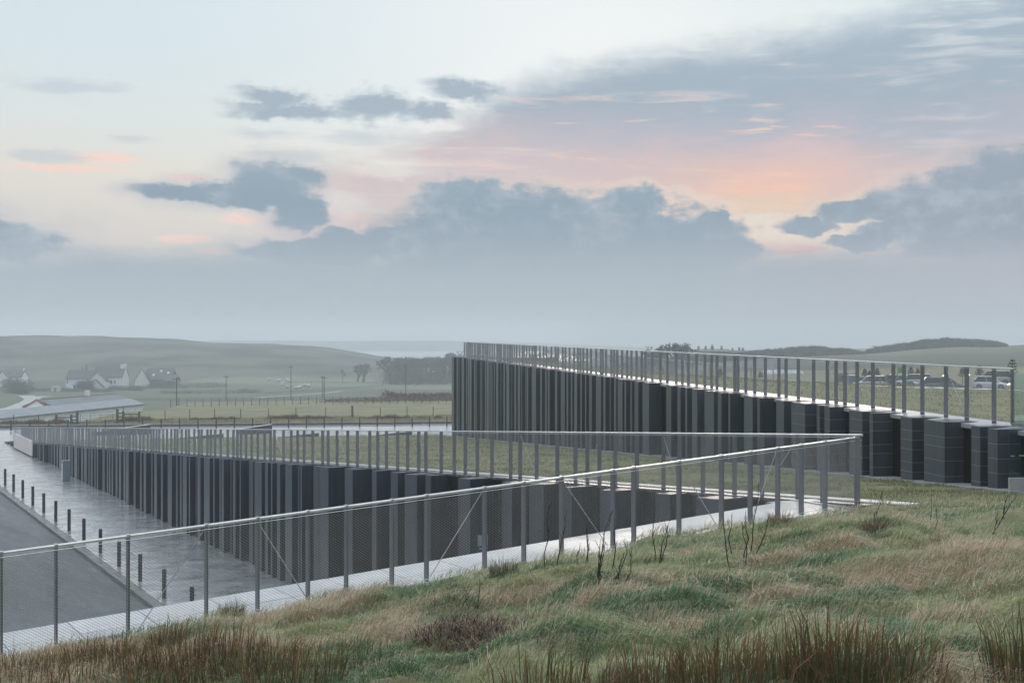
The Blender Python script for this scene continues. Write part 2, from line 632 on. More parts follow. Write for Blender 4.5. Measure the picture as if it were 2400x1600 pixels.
MT['slab_far'] = _slab_far()
MT['slab_bed'] = M('slab_bed', (0.03, 0.03, 0.033), (0.05, 0.05, 0.052), 0.25, 0, 5)
MT['asphalt'] = M('asphalt', (0.075, 0.08, 0.088), (0.125, 0.13, 0.138), 0.36, 0, 0.35, (1.6, 0.5, 1), 0.0, rvar=0.22, detail=10)
MT['kerb'] = M('kerb', (0.13, 0.135, 0.14), (0.2, 0.2, 0.2), 0.3, 0, 3, rvar=0.2, rnd=0.15)
MT['bollard'] = M('bollard', (0.055, 0.062, 0.07), (0.08, 0.085, 0.09), 0.4, 0.2, 4)
MT['paint'] = M('paint', (0.7, 0.7, 0.69), (0.8, 0.8, 0.78), 0.5, 0, 6)
MT['soil'] = M('soil', (0.15, 0.175, 0.085), (0.26, 0.225, 0.14), 0.95, 0, 3.0, bumps=0.6, bdist=0.05)
MT['lawn'] = M('lawn', (0.15, 0.165, 0.085), (0.26, 0.25, 0.145), 0.95, 0, 1.1, (1, 1, 1), 0.5, 0.04, detail=9, spec=0.1)
MT['field'] = M('field', (0.085, 0.11, 0.05), (0.16, 0.155, 0.085), 0.95, 0, 0.03, (1, 1, 1), 0, detail=8, spec=0.1)
MT['rough_grass'] = M('rough_grass', (0.12, 0.115, 0.06), (0.22, 0.185, 0.115), 0.95, 0, 0.6, (1, 1, 1), 0.4, 0.1, detail=8, spec=0.1)
MT['blade'] = M_tint('blade', 0.55, 0.25)
MT['rush'] = M_tint('rush', 0.6, 0.1)
MT['twig'] = M('twig', (0.022, 0.016, 0.014), (0.04, 0.028, 0.024), 0.8, 0, 20)
MT['bark'] = M('bark', (0.05, 0.045, 0.038), (0.08, 0.072, 0.06), 0.9, 0, 3)
MT['twigs_far'] = M('twigs_far', (0.045, 0.042, 0.036), (0.075, 0.066, 0.055), 0.9, 0, 0.5)
MT['pine'] = M('pine', (0.018, 0.03, 0.018), (0.035, 0.05, 0.028), 0.8, 0, 2)
MT['hedge'] = M('hedge', (0.05, 0.055, 0.035), (0.1, 0.085, 0.06), 0.9, 0, 0.8)
MT['wood'] = M('wood', (0.09, 0.085, 0.065), (0.15, 0.14, 0.11), 0.85, 0, 5, (4, 4, 0.6))
MT['galv'] = M('galv', (0.2, 0.21, 0.22), (0.27, 0.27, 0.28), 0.5, 0.5, 4)
MT['white_wall'] = M('white_wall', (0.80, 0.81, 0.80), (0.88, 0.88, 0.86), 0.8, 0, 0.5)
MT['slate'] = M('slate', (0.06, 0.065, 0.07), (0.095, 0.1, 0.105), 0.6, 0, 1.2, (1, 1, 3))
MT['tin_roof'] = M('tin_roof', (0.19, 0.215, 0.25), (0.25, 0.27, 0.30), 0.45, 0.2, 0.6)
MT['tin_dark'] = M('tin_dark', (0.12, 0.13, 0.155), (0.16, 0.17, 0.19), 0.5, 0.2, 0.6)
MT['red_paint'] = M('red_paint', (0.27, 0.09, 0.08), (0.32, 0.11, 0.10), 0.5)
MT['window'] = M('window', (0.03, 0.035, 0.04), (0.05, 0.055, 0.06), 0.1)
MT['stone_house'] = M('stone_house', (0.12, 0.12, 0.118), (0.17, 0.165, 0.16), 0.9, 0, 0.5)
MT['water'] = M('water', (0.42, 0.44, 0.46), (0.58, 0.59, 0.60), 0.16, 0, 0.006, (1, .3, 1))
MT['hill'] = M('hill', (0.045, 0.055, 0.035), (0.105, 0.095, 0.06), 0.95, 0, 0.018, (1, 1, 3), 0, detail=9, spec=0.1)
MT['white_road'] = M('white_road', (0.32, 0.33, 0.34), (0.4, 0.4, 0.4), 0.4, 0, 0.3)
MT['wool'] = M('wool', (0.6, 0.58, 0.52), (0.7, 0.68, 0.62), 0.95, 0, 6)
MT['tunnel'] = M('tunnel', (0.55, 0.62, 0.68), (0.65, 0.7, 0.74), 0.3, 0, 1.0)
MT['green_sign'] = M('green_sign', (0.12, 0.3, 0.06), (0.15, 0.34, 0.08), 0.5)
MT['blue_cover'] = M('blue_cover', (0.10, 0.22, 0.36), (0.16, 0.3, 0.42), 0.6, 0, 2)
MT['orange'] = M('orange', (0.5, 0.16, 0.02), (0.6, 0.2, 0.03), 0.5)
MT['tyre'] = M('tyre', (0.018, 0.018, 0.019), (0.03, 0.03, 0.03), 0.8)
MT['tail'] = M('tail', (0.35, 0.03, 0.03), (0.4, 0.04, 0.04), 0.3)
MT['lamp_off'] = M('lamp_off', (0.6, 0.62, 0.64), (0.7, 0.7, 0.7), 0.15)
MT['lamp_on'] = M_emit('lamp_on', (1.0, 0.78, 0.5), 5.0)
MT['glass'] = M_glass('glass')
MT['car_glass'] = M('car_glass', (0.03, 0.04, 0.05), (0.05, 0.06, 0.07), 0.06)
MT['panel'] = M('panel', (0.66, 0.585, 0.575), (0.72, 0.645, 0.635), 0.35, 0.35, 0.5, (1, 1, 3))
MT['machine_face'] = M('machine_face', (0.62, 0.6, 0.57), (0.7, 0.68, 0.66), 0.35, 0, 4)
MT['machine_side'] = M('machine_side', (0.2, 0.25, 0.3), (0.24, 0.28, 0.33), 0.4, 0.2, 3)
MT['bench'] = M('bench', (0.045, 0.05, 0.06), (0.07, 0.075, 0.085), 0.4, 0, 2)
MT['bench_top'] = M('bench_top', (0.4, 0.42, 0.44), (0.5, 0.5, 0.51), 0.2, 0, 3)
MT['notice'] = M('notice', (0.45, 0.55, 0.62), (0.55, 0.63, 0.7), 0.25, 0, 4)
MT['notice_blue'] = M('notice_blue', (0.03, 0.10, 0.15), (0.04, 0.13, 0.18), 0.3, 0, 4)
MT['gravel'] = M('gravel', (0.18, 0.19, 0.2), (0.4, 0.41, 0.42), 0.7, 0, 30)


def car_paint(name, c, rough=0.25, metal=0.3):
    return M(name, c, tuple(x * 0.9 for x in c), rough, metal, 1.0)


# ================================================================== site geometry: three lines in plan
class Line:
    """straight line in plan; t runs along it, o is the offset towards the open (seen) side"""

    def __init__(s, c, u, n):
        s.c, s.u, s.n = np.array(c, float), np.array(u, float), np.array(n, float)

    def p(s, t, o=0.0):
        return s.c + s.u * t + s.n * o

    def v(s, t, o, z):
        q = s.p(t, o)
        return (float(q[0]), float(q[1]), float(z))


# near balustrade along the foot of the hillside
_a, _b = np.array([-5.78, 13.49]), np.array([6.09, 21.0])
u1 = (_b - _a) / np.linalg.norm(_b - _a)
L1 = Line(_a, u1, (-u1[1], u1[0]))
z1 = lambda t: 5.125 + 0.0502 * t
# wall of the sunken forecourt
L2 = Line((6.0, 20.6), (-0.5107, 0.8598), (-0.8598, -0.5107))
z2 = lambda t: 5.90 - 0.0602 * t
# wall of the visitor building
L3 = Line((10.48, 26.09), (-0.1977, 0.9803), (-0.9803, -0.1977))
z3 = lambda t: 6.94 + 0.0073 * t
lawn3 = lambda Y: 5.57 - 0.0644 * (Y - 26.0)


def lawn_z(X, Y):
    X = np.asarray(X, float); Y = np.asarray(Y, float)
    x2 = 6.0 - 0.594 * (Y - 20.6)
    x3 = 9.5 - 0.2017 * (Y - 26.0)
    s = np.clip((X - x2) / np.maximum(x3 - x2, 1.5), -0.2, 1.4)
    return (5.90 - 0.070 * (Y - 20.6)) * (1 - s) + lawn3(Y) * s


def mounds(X, Y, cell=0.46, seed=3):
    X = np.asarray(X, float); Y = np.asarray(Y, float)
    ix, iy = np.floor(X / cell), np.floor(Y / cell)
    best = np.zeros(np.broadcast(X, Y).shape); ident = np.zeros_like(best); gx_ = np.zeros_like(best); gy2 = np.zeros_like(best)
    for a_ in (-1, 0, 1):
        for b_ in (-1, 0, 1):
            cx_, cy_ = ix + a_, iy + b_
            px_ = (cx_ + _hash(cx_, cy_, seed)) * cell; py2 = (cy_ + _hash(cx_, cy_, seed + 1)) * cell
            r_ = cell * (0.35 + 0.75 * _hash(cx_, cy_, seed + 2)); h_ = 0.03 + 0.15 * _hash(cx_, cy_, seed + 4) ** 1.7
            ddx, ddy = (X - px_) / (r_ * 1.25), (Y - py2) / r_
            q_ = np.clip(1 - ddx ** 2 - ddy ** 2, 0, 1)
            hh = h_ * q_ ** 0.8
            m_ = hh > best
            best = np.where(m_, hh, best); ident = np.where(m_, _hash(cx_, cy_, seed + 9), ident)
            gx_ = np.where(m_, ddx, gx_); gy2 = np.where(m_, ddy, gy2)
    return best, ident, gx_, gy2


def hill_z(X, Y, rough=True):
    X = np.asarray(X, float); Y = np.asarray(Y, float)
    rx, ry = X + 5.78, Y - 13.49
    t = rx * u1[0] + ry * u1[1]
    s = rx * u1[1] - ry * u1[0]
    s_f1 = s
    s2 = (20.7 - 0.62 * (X - 6.2) - Y) * 0.85
    kx = sm(X, 5.4, 6.6)
    s = s * (1 - kx) + np.minimum(s, s2) * kx
    sp = np.clip(s, 0, None)
    up = (0.205 * sp - 0.0062 * np.clip(sp - 3.5, 0, None) ** 2) * (1 - 0.42 * sm(X, 3.0, 6.6))
    tt = np.clip(t, -14, 40)
    z = 5.125 + 0.0502 * np.minimum(tt, 16) + 0.02 * np.clip(tt - 16, 0, None) + up - 0.02
    z = z * (1 - kx) + (5.88 - 0.068 * (np.maximum(Y, 20.7 - 0.62 * (X - 6.2)) - 20.6) + up - 0.01) * kx
    z = z - 0.25 * np.clip(-s - 0.05, 0, None)
    if rough:
        w = sm(s, 0.1, 1.3)
        z = z + w * (0.24 * (fbm(X * 0.9 + 3, Y * 0.9, 11, 3) - 0.5) + 0.08 * (fbm(X * 1.7, Y * 2.6 + 9, 23, 2) - 0.45) + mounds(X, Y)[0] - 0.03)
        z = z + 0.05 * (vnoise(X * 2.2, Y * 2.2, 5) - 0.35) * sm(s, -0.3, 0.2)
    return z


def hit(px, py):
    """where the view ray of a photo pixel meets the hillside"""
    d = np.array([(px - 1200) / FPX, 1.0, -(py - 800) / FPX])
    ks = np.arange(200, 3000) * 0.01
    qx, qy, qz = d[0] * ks, d[1] * ks, HC + d[2] * ks
    below = np.nonzero(qz < hill_z(qx, qy))[0]
    k = below[0] if len(below) else 2000
    return float(qx[k]), float(qy[k]), float(hill_z(qx[k], qy[k]))


def at(px, py, Y):
    return ((px - 1200) / FPX * Y, Y, HC - (py - 800) / FPX * Y)


# ------------------------------------------------------------------ hillside (rough grass slope)
tt = np.linspace(-14, 34, 400)[:, None] + np.zeros((1, 200))
ss = np.linspace(-1.0, 22, 200)[None, :] + np.zeros((400, 1))
HX = -5.78 + tt * u1[0] + ss * u1[1]
HY = 13.49 + tt * u1[1] - ss * u1[0]
o = add('hillside', grid_mesh('hillside', HX, HY, hill_z(HX, HY) - 0.055), MT['soil'])
tag(o, kind='structure')

# ------------------------------------------------------------------ lawn between the two walls
Yg = np.linspace(16.0, 113.0, 200)[:, None] + np.zeros((1, 60))
sg = np.linspace(0, 1, 60)[None, :] + np.zeros((200, 1))
Xl = np.where(Yg < 20.9, 6.0 + (20.9 - Yg) * 0.2, 6.0 - 0.594 * (Yg - 20.6) + 0.45)
Xr = 10.48 - 0.2017 * (Yg - 26.09) - 0.25 + 6.0 * sm(25 - Yg, 0, 2)
Xg = Xl + (Xr - Xl) * sg
Zg = lawn_z(Xg, Yg) + 0.03 * (fbm(Xg * 0.7, Yg * 0.7, 3, 3) - 0.5)
Zg = np.maximum(Zg, -0.08)
o = add('lawn', grid_mesh('lawn', Xg, Yg, Zg), MT['lawn'])
tag(o, kind='structure')

# ------------------------------------------------------------------ grass roof of the building
na, ns = 90, 60
aa = np.linspace(0, 1, na)[:, None] + np.zeros((1, ns))
s_ = np.linspace(0, 1, ns)[None, :] + np.zeros((na, 1))
t3 = -9 + 82.0 * aa
PX, PY = L3.c[0] + L3.u[0] * t3 - L3.n[0] * 0.25, L3.c[1] + L3.u[1] * t3 - L3.n[1] * 0.25
PZ = z3(t3) - 0.03


def back_z(X):
    return np.where(X < 29, 7.47 - 0.0863 * (X + 3.9), 4.63 - 0.6 * sm(X, 29, 42) - 0.004 * (X - 29))


BX = 74.0 - 77.7 * aa
BY = 108.0 - 10.6 * aa
BZ = back_z(BX)
RX, RY = PX + (BX - PX) * s_, PY + (BY - PY) * s_
RZ = PZ + (BZ - PZ) * s_ + 0.35 * np.sin(np.pi * s_) * (1 - aa) ** 0.5 * sm(BX, 20, 45) + 0.14 * np.sin(np.pi * np.clip(s_ * 1.02, 0, 1)) * aa \
     + 0.04 * (fbm(RX * 0.5, RY * 0.5, 8, 3) - 0.5)
o = add('roof_lawn', grid_mesh('roof_lawn', RX, RY, RZ), MT['lawn'])
tag(o, kind='structure')


def roof_z(X, Y):
    d = (RX - X) ** 2 + (RY - Y) ** 2
    return float(RZ.ravel()[np.argmin(d)])


# pale paths crossing the roof
def strip_on_roof(pts, w):
    mb = MB()
    for (x0, y0, w0), (x1, y1, w1_) in zip(pts[:-1], pts[1:]):
        n = 14
        for k in range(n):
            f0, f1 = k / n, (k + 1) / n
            P0, P1 = (x0 + (x1 - x0) * f0, y0 + (y1 - y0) * f0), (x0 + (x1 - x0) * f1, y0 + (y1 - y0) * f1)
            za, zb = roof_z(*P0) + 0.07, roof_z(*P1) + 0.07
            wa, wb = w0 + (w1_ - w0) * f0, w0 + (w1_ - w0) * f1
            mb.hexa([(P0[0], P0[1] - wa, za - .2), (P1[0], P1[1] - wb, zb - .2), (P1[0], P1[1] + wb, zb - .2), (P0[0], P0[1] + wa, za - .2),
                     (P0[0], P0[1] - wa, za), (P1[0], P1[1] - wb, zb), (P1[0], P1[1] + wb, zb), (P0[0], P0[1] + wa, za)])
    return mb


o = strip_on_roof([(16.0, 55.0, 0.05), (20.0, 56.5, 0.55), (29.0, 61.0, 0.5), (42.0, 68.0, 0.4)], 0.4).obj('roof_path', MT['path'])
tag(o, kind='structure')
o = strip_on_roof([(15.5, 78.0, 0.05), (18.5, 78.3, 0.25), (22.0, 79.0, 0.1)], 0.3).obj('roof_path', MT['path'])
tag(o, kind='structure')

# ------------------------------------------------------------------ forecourt floor, kerb, road
mb = MB()
mb.hexa([L2.v(-3, -0.3, -.5), L2.v(-3, 5.72, -.5), L2.v(112, 5.72, -.5), L2.v(112, -0.3, -.5),
         L2.v(-3, -0.3, -.02), L2.v(-3, 5.72, -.02), L2.v(112, 5.72, -.02), L2.v(112, -0.3, -.02)])
plaza = mb.obj('plaza', MT['slab_bed'])
tag(plaza, kind='structure')
# paving slabs laid across the forecourt, each a little out of level, wet
SL, SW = 0.62, 0.31
far_v, far_f, near = [], [], []
rows = []
tcur = 0.0
while tcur < 106:
    rows.append((tcur, SW))
    tcur += SW
slab_list = []
rs0 = random.Random(17)
for k, (t0, w) in enumerate(rows):
    o0 = 0.0 - rs0.random() * SL
    while o0 < 5.42:
        o1 = min(o0 + SL, 5.42)
        a0 = max(o0, 0.0)
        if o1 - a0 > 0.06:
            slab_list.append((t0, t0 + w, a0, o1))
        o0 += SL
rs = random.Random(3)


def slab_pts(t0, t1, o0, o1, g=0.006):
    h = 0.0
    tx, ty = rs.gauss(0, 0.0035), rs.gauss(0, 0.0028)
    top = []
    for (t, oo) in ((t0 + g, o0 + g), (t0 + g, o1 - g), (t1 - g, o1 - g), (t1 - g, o0 + g)):
        top.append(L2.v(t, oo, h + tx * ((oo - o0) / SL - .5) + ty * ((t - t0) / SW - .5)))
    bot = [(x, y, -0.06) for x, y, z in top]
    return bot + top


vis = sorted(range(len(slab_list)), key=lambda i: abs(slab_list[i][0] - 24.5) + (0 if slab_list[i][0] > 20 else 100))
near_set = set(vis[:300])
rest = MB()
for i, s4 in enumerate(slab_list):
    p8 = slab_pts(*s4)
    if i in near_set:
        c = Vector(p8[0])
        m_ = MB().hexa([tuple(Vector(q) - c) for q in p8])
        m_.obj('paving_slab', MT['slab'], plaza, loc=c)
    else:
        rest.hexa(p8)
_t = np.repeat(np.clip(np.random.default_rng(4).normal(1.0, .2, len(rest.v) // 8), .45, 1.5), 8)[:, None] * np.ones((1, 3))
me = np_mesh('slab_field', np.array(rest.v), np.array(rest.f), col=_t)
o = add('slab_field', me, MT['slab_far'], plaza)
tag(o, kind='stuff')

kerb = empty('kerb', L2.v(50, 5.6, 0))
tag(kerb, 'pale stone kerb in long blocks between wet paving and asphalt', 'kerb')
kerb['kind'] = 'structure'
for k in range(110):
    t0 = 1.0 * k
    m_ = MB().hexa([L2.v(t0 + .006, 5.43, -.3), L2.v(t0 + .006, 5.75, -.3), L2.v(t0 + .994, 5.75, -.3), L2.v(t0 + .994, 5.43, -.3),
                    L2.v(t0 + .006, 5.43, .004), L2.v(t0 + .006, 5.75, .0), L2.v(t0 + .994, 5.75, .0), L2.v(t0 + .994, 5.43, .004)])
    m_.v = [tuple(Vector(q) - Vector(kerb.location)) for q in m_.v]
    m_.obj('kerb_stone', MT['kerb'], kerb, bevel=0.012)

mb = MB().hexa([L2.v(-10, 5.74, -.6), L2.v(-10, 60, -.6), L2.v(92, 60, -.6), L2.v(92, 5.74, -.6),
                L2.v(-10, 5.74, -.13), L2.v(-10, 60, -.13), L2.v(92, 60, -.13), L2.v(92, 5.74, -.13)])
def _road():
    m, t, b_ = mat_nodes('road_blocks')
    p_ = wpos()
    mp = t.nodes.new('ShaderNodeMapping'); mp.inputs['Rotation'].default_value = (0, 0, -math.atan2(L2.u[1], L2.u[0]))
    t.links.new(p_.s, mp.inputs['Vector'])
    br = t.nodes.new('ShaderNodeTexBrick')
    t.links.new(mp.outputs[0], br.inputs['Vector'])
    for k_, v_ in (('Scale', 1.0), ('Mortar Size', 0.006), ('Brick Width', 0.6), ('Row Height', 0.2)): br.inputs[k_].default_value = v_
    br.inputs['Color1'].default_value = (0.052, 0.062, 0.076, 1); br.inputs['Color2'].default_value = (0.098, 0.109, 0.126, 1); br.inputs['Mortar'].default_value = (0.05, 0.052, 0.056, 1)
    big = sstep(noise(vscale(S(mp.outputs[0]), .12, .6, 1), 1.0, 8, .65), .35, .65)
    fine = sstep(noise(p_, 14, 4, .7), .3, .7)
    c_ = mixc(big * 0.6, S(br.outputs['Color']), (0.075, 0.08, 0.09, 1))
    c_ = mixc(fine * 0.35, c_, (0.13, 0.135, 0.142, 1))
    t.links.new(c_.s, b_.inputs['Base Color'])
    r_ = big * 0.18 + 0.42
    t.links.new(r_.s, b_.inputs['Roughness'])
    bump(b_, fine, .35, .006)
    return m


MT['road_blocks'] = _road()
o = mb.obj('road', MT['road_blocks'])
tag(o, kind='structure')

# far end of the forecourt, the far road and its kerb
FR = lambda X, d=0.0: 117.0 + (X + 49.2) * 0.143 + d       # line of the far bollards
mb = MB()
mb.hexa([(-120, 88, -.6), (30, 96, -.6), (30, FR(30, .5), -.6), (-120, FR(-120, .5), -.6), (-120, 88, -.012), (30, 96, -.012), (30, FR(30, .5), -.012), (-120, FR(-120, .5), -.012)])
o = mb.obj('forecourt_end', MT['slab'])
tag(o, kind='structure')
mb = MB()
mb.hexa([(-130, FR(-130, .51), -.6), (40, FR(40, .51), -.6), (40, FR(40, 6.6), -.6), (-130, FR(-130, 6.6), -.6),
         (-130, FR(-130, .51), -.11), (40, FR(40, .51), -.11), (40, FR(40, 6.6), -.11), (-130, FR(-130, 6.6), -.11)])
o = mb.obj('far_road', MT['asphalt'])
tag(o, kind='structure')
mb = MB()
mb.hexa([(-130, FR(-130, 5.3), -.4), (40, FR(40, 5.3), -.4), (40, FR(40, 5.62), -.4), (-130, FR(-130, 5.62), -.4),
         (-130, FR(-130, 5.3), .12), (40, FR(40, 5.3), .12), (40, FR(40, 5.62), .14), (-130, FR(-130, 5.62), .14)])
o = mb.obj('far_kerb', MT['kerb'])
tag(o, kind='structure')
mb = MB()
for k in range(2):
    x0, y0 = (-9.6, FR(-9.6, 4.6)) if k == 0 else (-8.9, FR(-8.9, 2.7))
    L_ = (0.35, -0.5) if k == 0 else (0.9, -1.9)
    mb.hexa([(x0, y0, -.12), (x0 + .25, y0, -.12), (x0 + .25 + L_[0], y0 + L_[1], -.12), (x0 + L_[0], y0 + L_[1], -.12),
             (x0, y0, -.104), (x0 + .25, y0, -.104), (x0 + .25 + L_[0], y0 + L_[1], -.104), (x0 + L_[0], y0 + L_[1], -.104)])
o = mb.obj('road_marking', MT['paint'])
tag(o, kind='structure')

# ------------------------------------------------------------------ open country
def country_z(X, Y):
    X = np.asarray(X, float); Y = np.asarray(Y, float)
    az = X / Y
    # left: verge, field, drop to the valley, hill with the dunes
    z0 = -0.5 + 0.38 * sm(X, -58, -25)
    left = sm(az, -0.262, -0.302)
    ys = 190 - 36 * left - 22 * sm(az, -0.315, -0.37)
    z = z0 + (-0.9 + 0.75 * left) * sm(Y, 130, ys)
    z = z + (-7.2 - z) * sm(Y, ys + 3, ys + 90 - 30 * left)
    z = z + (-8.9 + 7.2) * sm(Y, 300, 430)
    pxs = np.array([-1500, -300, 0, 130, 280, 400, 480, 560, 650, 720, 780, 830, 880, 930, 1100, 1400, 1700, 2400])
    rpy = np.array([770, 780, 787, 789, 790.5, 794, 801, 804, 807, 811, 818, 826, 835, 841, 846, 848, 850, 850])
    px = 1200 + az * FPX
    ry = np.interp(px, pxs, rpy)
    rz = HC + (800 - ry) / FPX * 850
    hillz = rz * 1.0 + 9.0
    prof = sm(Y, 560, 850) * (1 - sm(Y, 870, 1050))
    z = z + hillz * prof + 2.6 * (fbm(X * 0.012, Y * 0.012, 31, 4) - 0.5) * sm(Y, 520, 680) * (1 - sm(Y, 845, 862))
    z = z + 3.4 * (fbm(X * 0.03, 4.0, 77, 4) - 0.5) * np.exp(-((Y - 850) / 70.0) ** 2) * sm(-az, 0.06, 0.16)
    z = z - 8.0 * sm(Y, 880, 1000)
    # right: car park plateau and wooded ridge
    zr = 3.45 - 0.4 * sm(Y, 100, 112) + 0.9 * sm(Y, 140, 230) * sm(az, 0.15, 0.4)
    cy = np.interp(px, [1500, 1700, 1900, 2040, 2150, 2250, 2330, 2420, 3200], [848, 842, 834, 828, 818, 812, 813, 807, 780])
    cz = HC + (800 - cy) / FPX * 450
    zr = zr + (cz - zr) * sm(Y, 190, 450)
    zr = zr - 3 * sm(Y, 480, 900)
    k = sm(az, 0.03, 0.19)
    return z * (1 - k) + zr * k


ga = np.concatenate([np.linspace(-1.3, -0.5, 40), np.linspace(-0.49, 0.49, 300), np.linspace(0.5, 1.3, 40)])[:, None]
gy = np.concatenate([np.linspace(121.5, 135, 12), np.linspace(137, 320, 90), np.linspace(326, 1300, 190)])[None, :]
CX = ga * gy
CY = gy + ga * 0.0
# the near edge follows the far kerb
edge = FR(CX, 5.6) - 121.5
CY2 = CY + edge * (1 - sm(CY, 121.5, 150))
CX = ga * CY2
CY2 = CY + (FR(CX, 5.6) - 121.5) * (1 - sm(CY, 121.5, 150))
CZ = country_z(CX, CY2) + 0.05 * (fbm(CX * 0.6, CY2 * 0.6, 2, 3) - 0.5)
me = grid_mesh('countryside', CX, CY2, CZ)
# colours by land use: fields, rough verge, hill
MT['country'], t_, b_ = mat_nodes('country')
p_ = wpos()
sp_ = t_.nodes.new('ShaderNodeSeparateXYZ')
t_.links.new(p_.s, sp_.inputs[0])
Yw, Xw = S(sp_.outputs[1]), S(sp_.outputs[0])
nA = noise(p_, 0.022, 8, 0.6)
nB = noise(vscale(p_, 1, 0.25, 1), 0.5, 6, 0.6)
verge = mixc(sstep(nB, .38, .62), (0.13, 0.135, 0.065, 1), (0.235, 0.2, 0.12, 1))
fld = mixc(sstep(noise(p_, 0.25, 5), .35, .65), (0.185, 0.19, 0.115, 1), (0.25, 0.235, 0.155, 1))
vor = t_.nodes.new('ShaderNodeTexVoronoi')
t_.links.new(vscale(p_, 0.0075, 0.011, 0).s, vor.inputs['Vector'])
vor.inputs['Scale'].default_value = 1.0
vr = t_.nodes.new('ShaderNodeSeparateColor')
t_.links.new(vor.outputs['Color'], vr.inputs[0])
patch = ramp(S(vr.outputs[0]), [(0.0, (0.125, 0.145, 0.10, 1)), (0.3, (0.085, 0.09, 0.078, 1)), (0.5, (0.18, 0.195, 0.135, 1)), (0.72, (0.11, 0.108, 0.092, 1)), (0.88, (0.15, 0.16, 0.115, 1))], 'CONSTANT')
hillc = mixc(sstep(nA, .38, .62), (0.018, 0.024, 0.018, 1), (0.13, 0.12, 0.085, 1))
cc = mixc(sstep(Yw, 133, 141), verge, fld)
cc = mixc(sstep(Yw, 205, 235), cc, patch)
cc = mixc(sstep(Yw + (nA - 0.5) * 160, 540, 620), cc, hillc)
t_.links.new(cc.s, b_.inputs['Base Color'])
b_.inputs['Roughness'].default_value = 0.95
b_.inputs['Specular IOR Level'].default_value = 0.1
o = add('countryside', me, MT['country'])
tag(o, kind='structure')

mb = MB().box(-700, 60, 872, 2400, -16, -5.6)
o = mb.obj('bay', MT['water'])
tag(o, kind='structure')
# headland on the far side of the bay
hx = np.linspace(-1500, 900, 120)[:, None]
hy = np.linspace(1750, 2200, 14)[None, :]
HXf = hx + 0 * hy
HYf = hy + 0 * hx
pxf = 1200 + HXf / 1950 * FPX
HZf = -10.4 + (np.interp(pxf, [-900, 200, 600, 1000, 1300, 1500, 1700, 1900], [16, 17, 21, 19, 15, 9, 4, 0]) + 5 * (fbm(HXf * 0.006, 3, 41, 4) - .5)) * np.sin(np.pi * (HYf - 1750) / 450)
o = add('far_headland', grid_mesh('far_headland', HXf, HYf, HZf), MT['hill'])
tag(o, kind='structure')

# ------------------------------------------------------------------ path on the rim, copings
mb = MB()
mb.hexa([L1.v(-9, -0.35, z1(-9) - .3), L1.v(14.3, -0.35, z1(14.3) - .3), L1.v(13.6, 1.15, z1(13.6) - .3), L1.v(-9, 1.15, z1(-9) - .3),
         L1.v(-9, -0.35, z1(-9)), L1.v(14.3, -0.35, z1(14.3)), L1.v(13.6, 1.15, z1(13.6)), L1.v(-9, 1.15, z1(-9))])
path = mb.obj('rim_path', MT['slab_bed'])
tag(path, kind='structure')
# its pale flagstones
tcur, k = -9.0, 0
rs = random.Random(5)
while tcur < 13.5:
    w = rs.uniform(0.75, 1.0)
    t1_ = min(tcur + w, 13.55)
    for (o0, o1) in ((-0.35, 0.42), (0.42, 1.15)):
        g = 0.006
        za, zb = z1(tcur) + 0.012 + rs.uniform(-.0015, .0015), z1(t1_) + 0.012 + rs.uniform(-.0015, .0015)
        m_ = MB().hexa([L1.v(tcur + g, o0 + g, za - .03), L1.v(t1_ - g, o0 + g, zb - .03), L1.v(t1_ - g, o1 - g, zb - .03), L1.v(tcur + g, o1 - g, za - .03),
                        L1.v(tcur + g, o0 + g, za), L1.v(t1_ - g, o0 + g, zb), L1.v(t1_ - g, o1 - g, zb), L1.v(tcur + g, o1 - g, za)])
        m_.obj('flagstone', MT['path'], path)
    tcur = t1_
# the pointed end of the path beyond the corner
zc = z1(14)
mb = MB().hexa([L1.v(13.56, -0.4, zc - .3), (6.75, 21.25, zc - .3), (6.0, 21.95, zc - .3), L1.v(13.56, 1.14, zc - .3),
                L1.v(13.56, -0.4, zc + .012), (6.75, 21.25, zc + .03), (6.0, 21.95, zc - .0), L1.v(13.56, 1.14, zc + .005)])
mb.obj('path_tip', MT['path'], path)

# retaining wall that carries the path (its face looks into the forecourt)
rw = empty('retaining_wall', L1.v(3, 1.0, 0))
mb = MB().hexa([L1.v(-9, 0.8, -.4), L1.v(13.3, 0.8, -.4), L1.v(13.3, 1.12, -.4), L1.v(-9, 1.12, -.4),
                L1.v(-9, 0.8, z1(-9) - .3), L1.v(13.3, 0.8, z1(13.3) - .3), L1.v(13.3, 1.12, z1(13.3) - .3), L1.v(-9, 1.12, z1(-9) - .3)])
mb.v = [tuple(Vector(q) - Vector(rw.location)) for q in mb.v]
mb.obj('wall_core', MT['basalt'], rw)
tag(rw, 'dark retaining wall below the pale path edge', 'wall')


# ------------------------------------------------------------------ basalt column walls
def col_fill(t0, t1, seed):
    r = random.Random(seed)
    out, t = [], t0
    while t < t1:
        t += r.choice([.30, .34, .40, .5, .34, .62])
        w = r.choice([.17, .17, .34, .34, .34, .5, .5, .85])
        out.append((round(t, 2), round(t + w, 2)))
        t += w
    return out


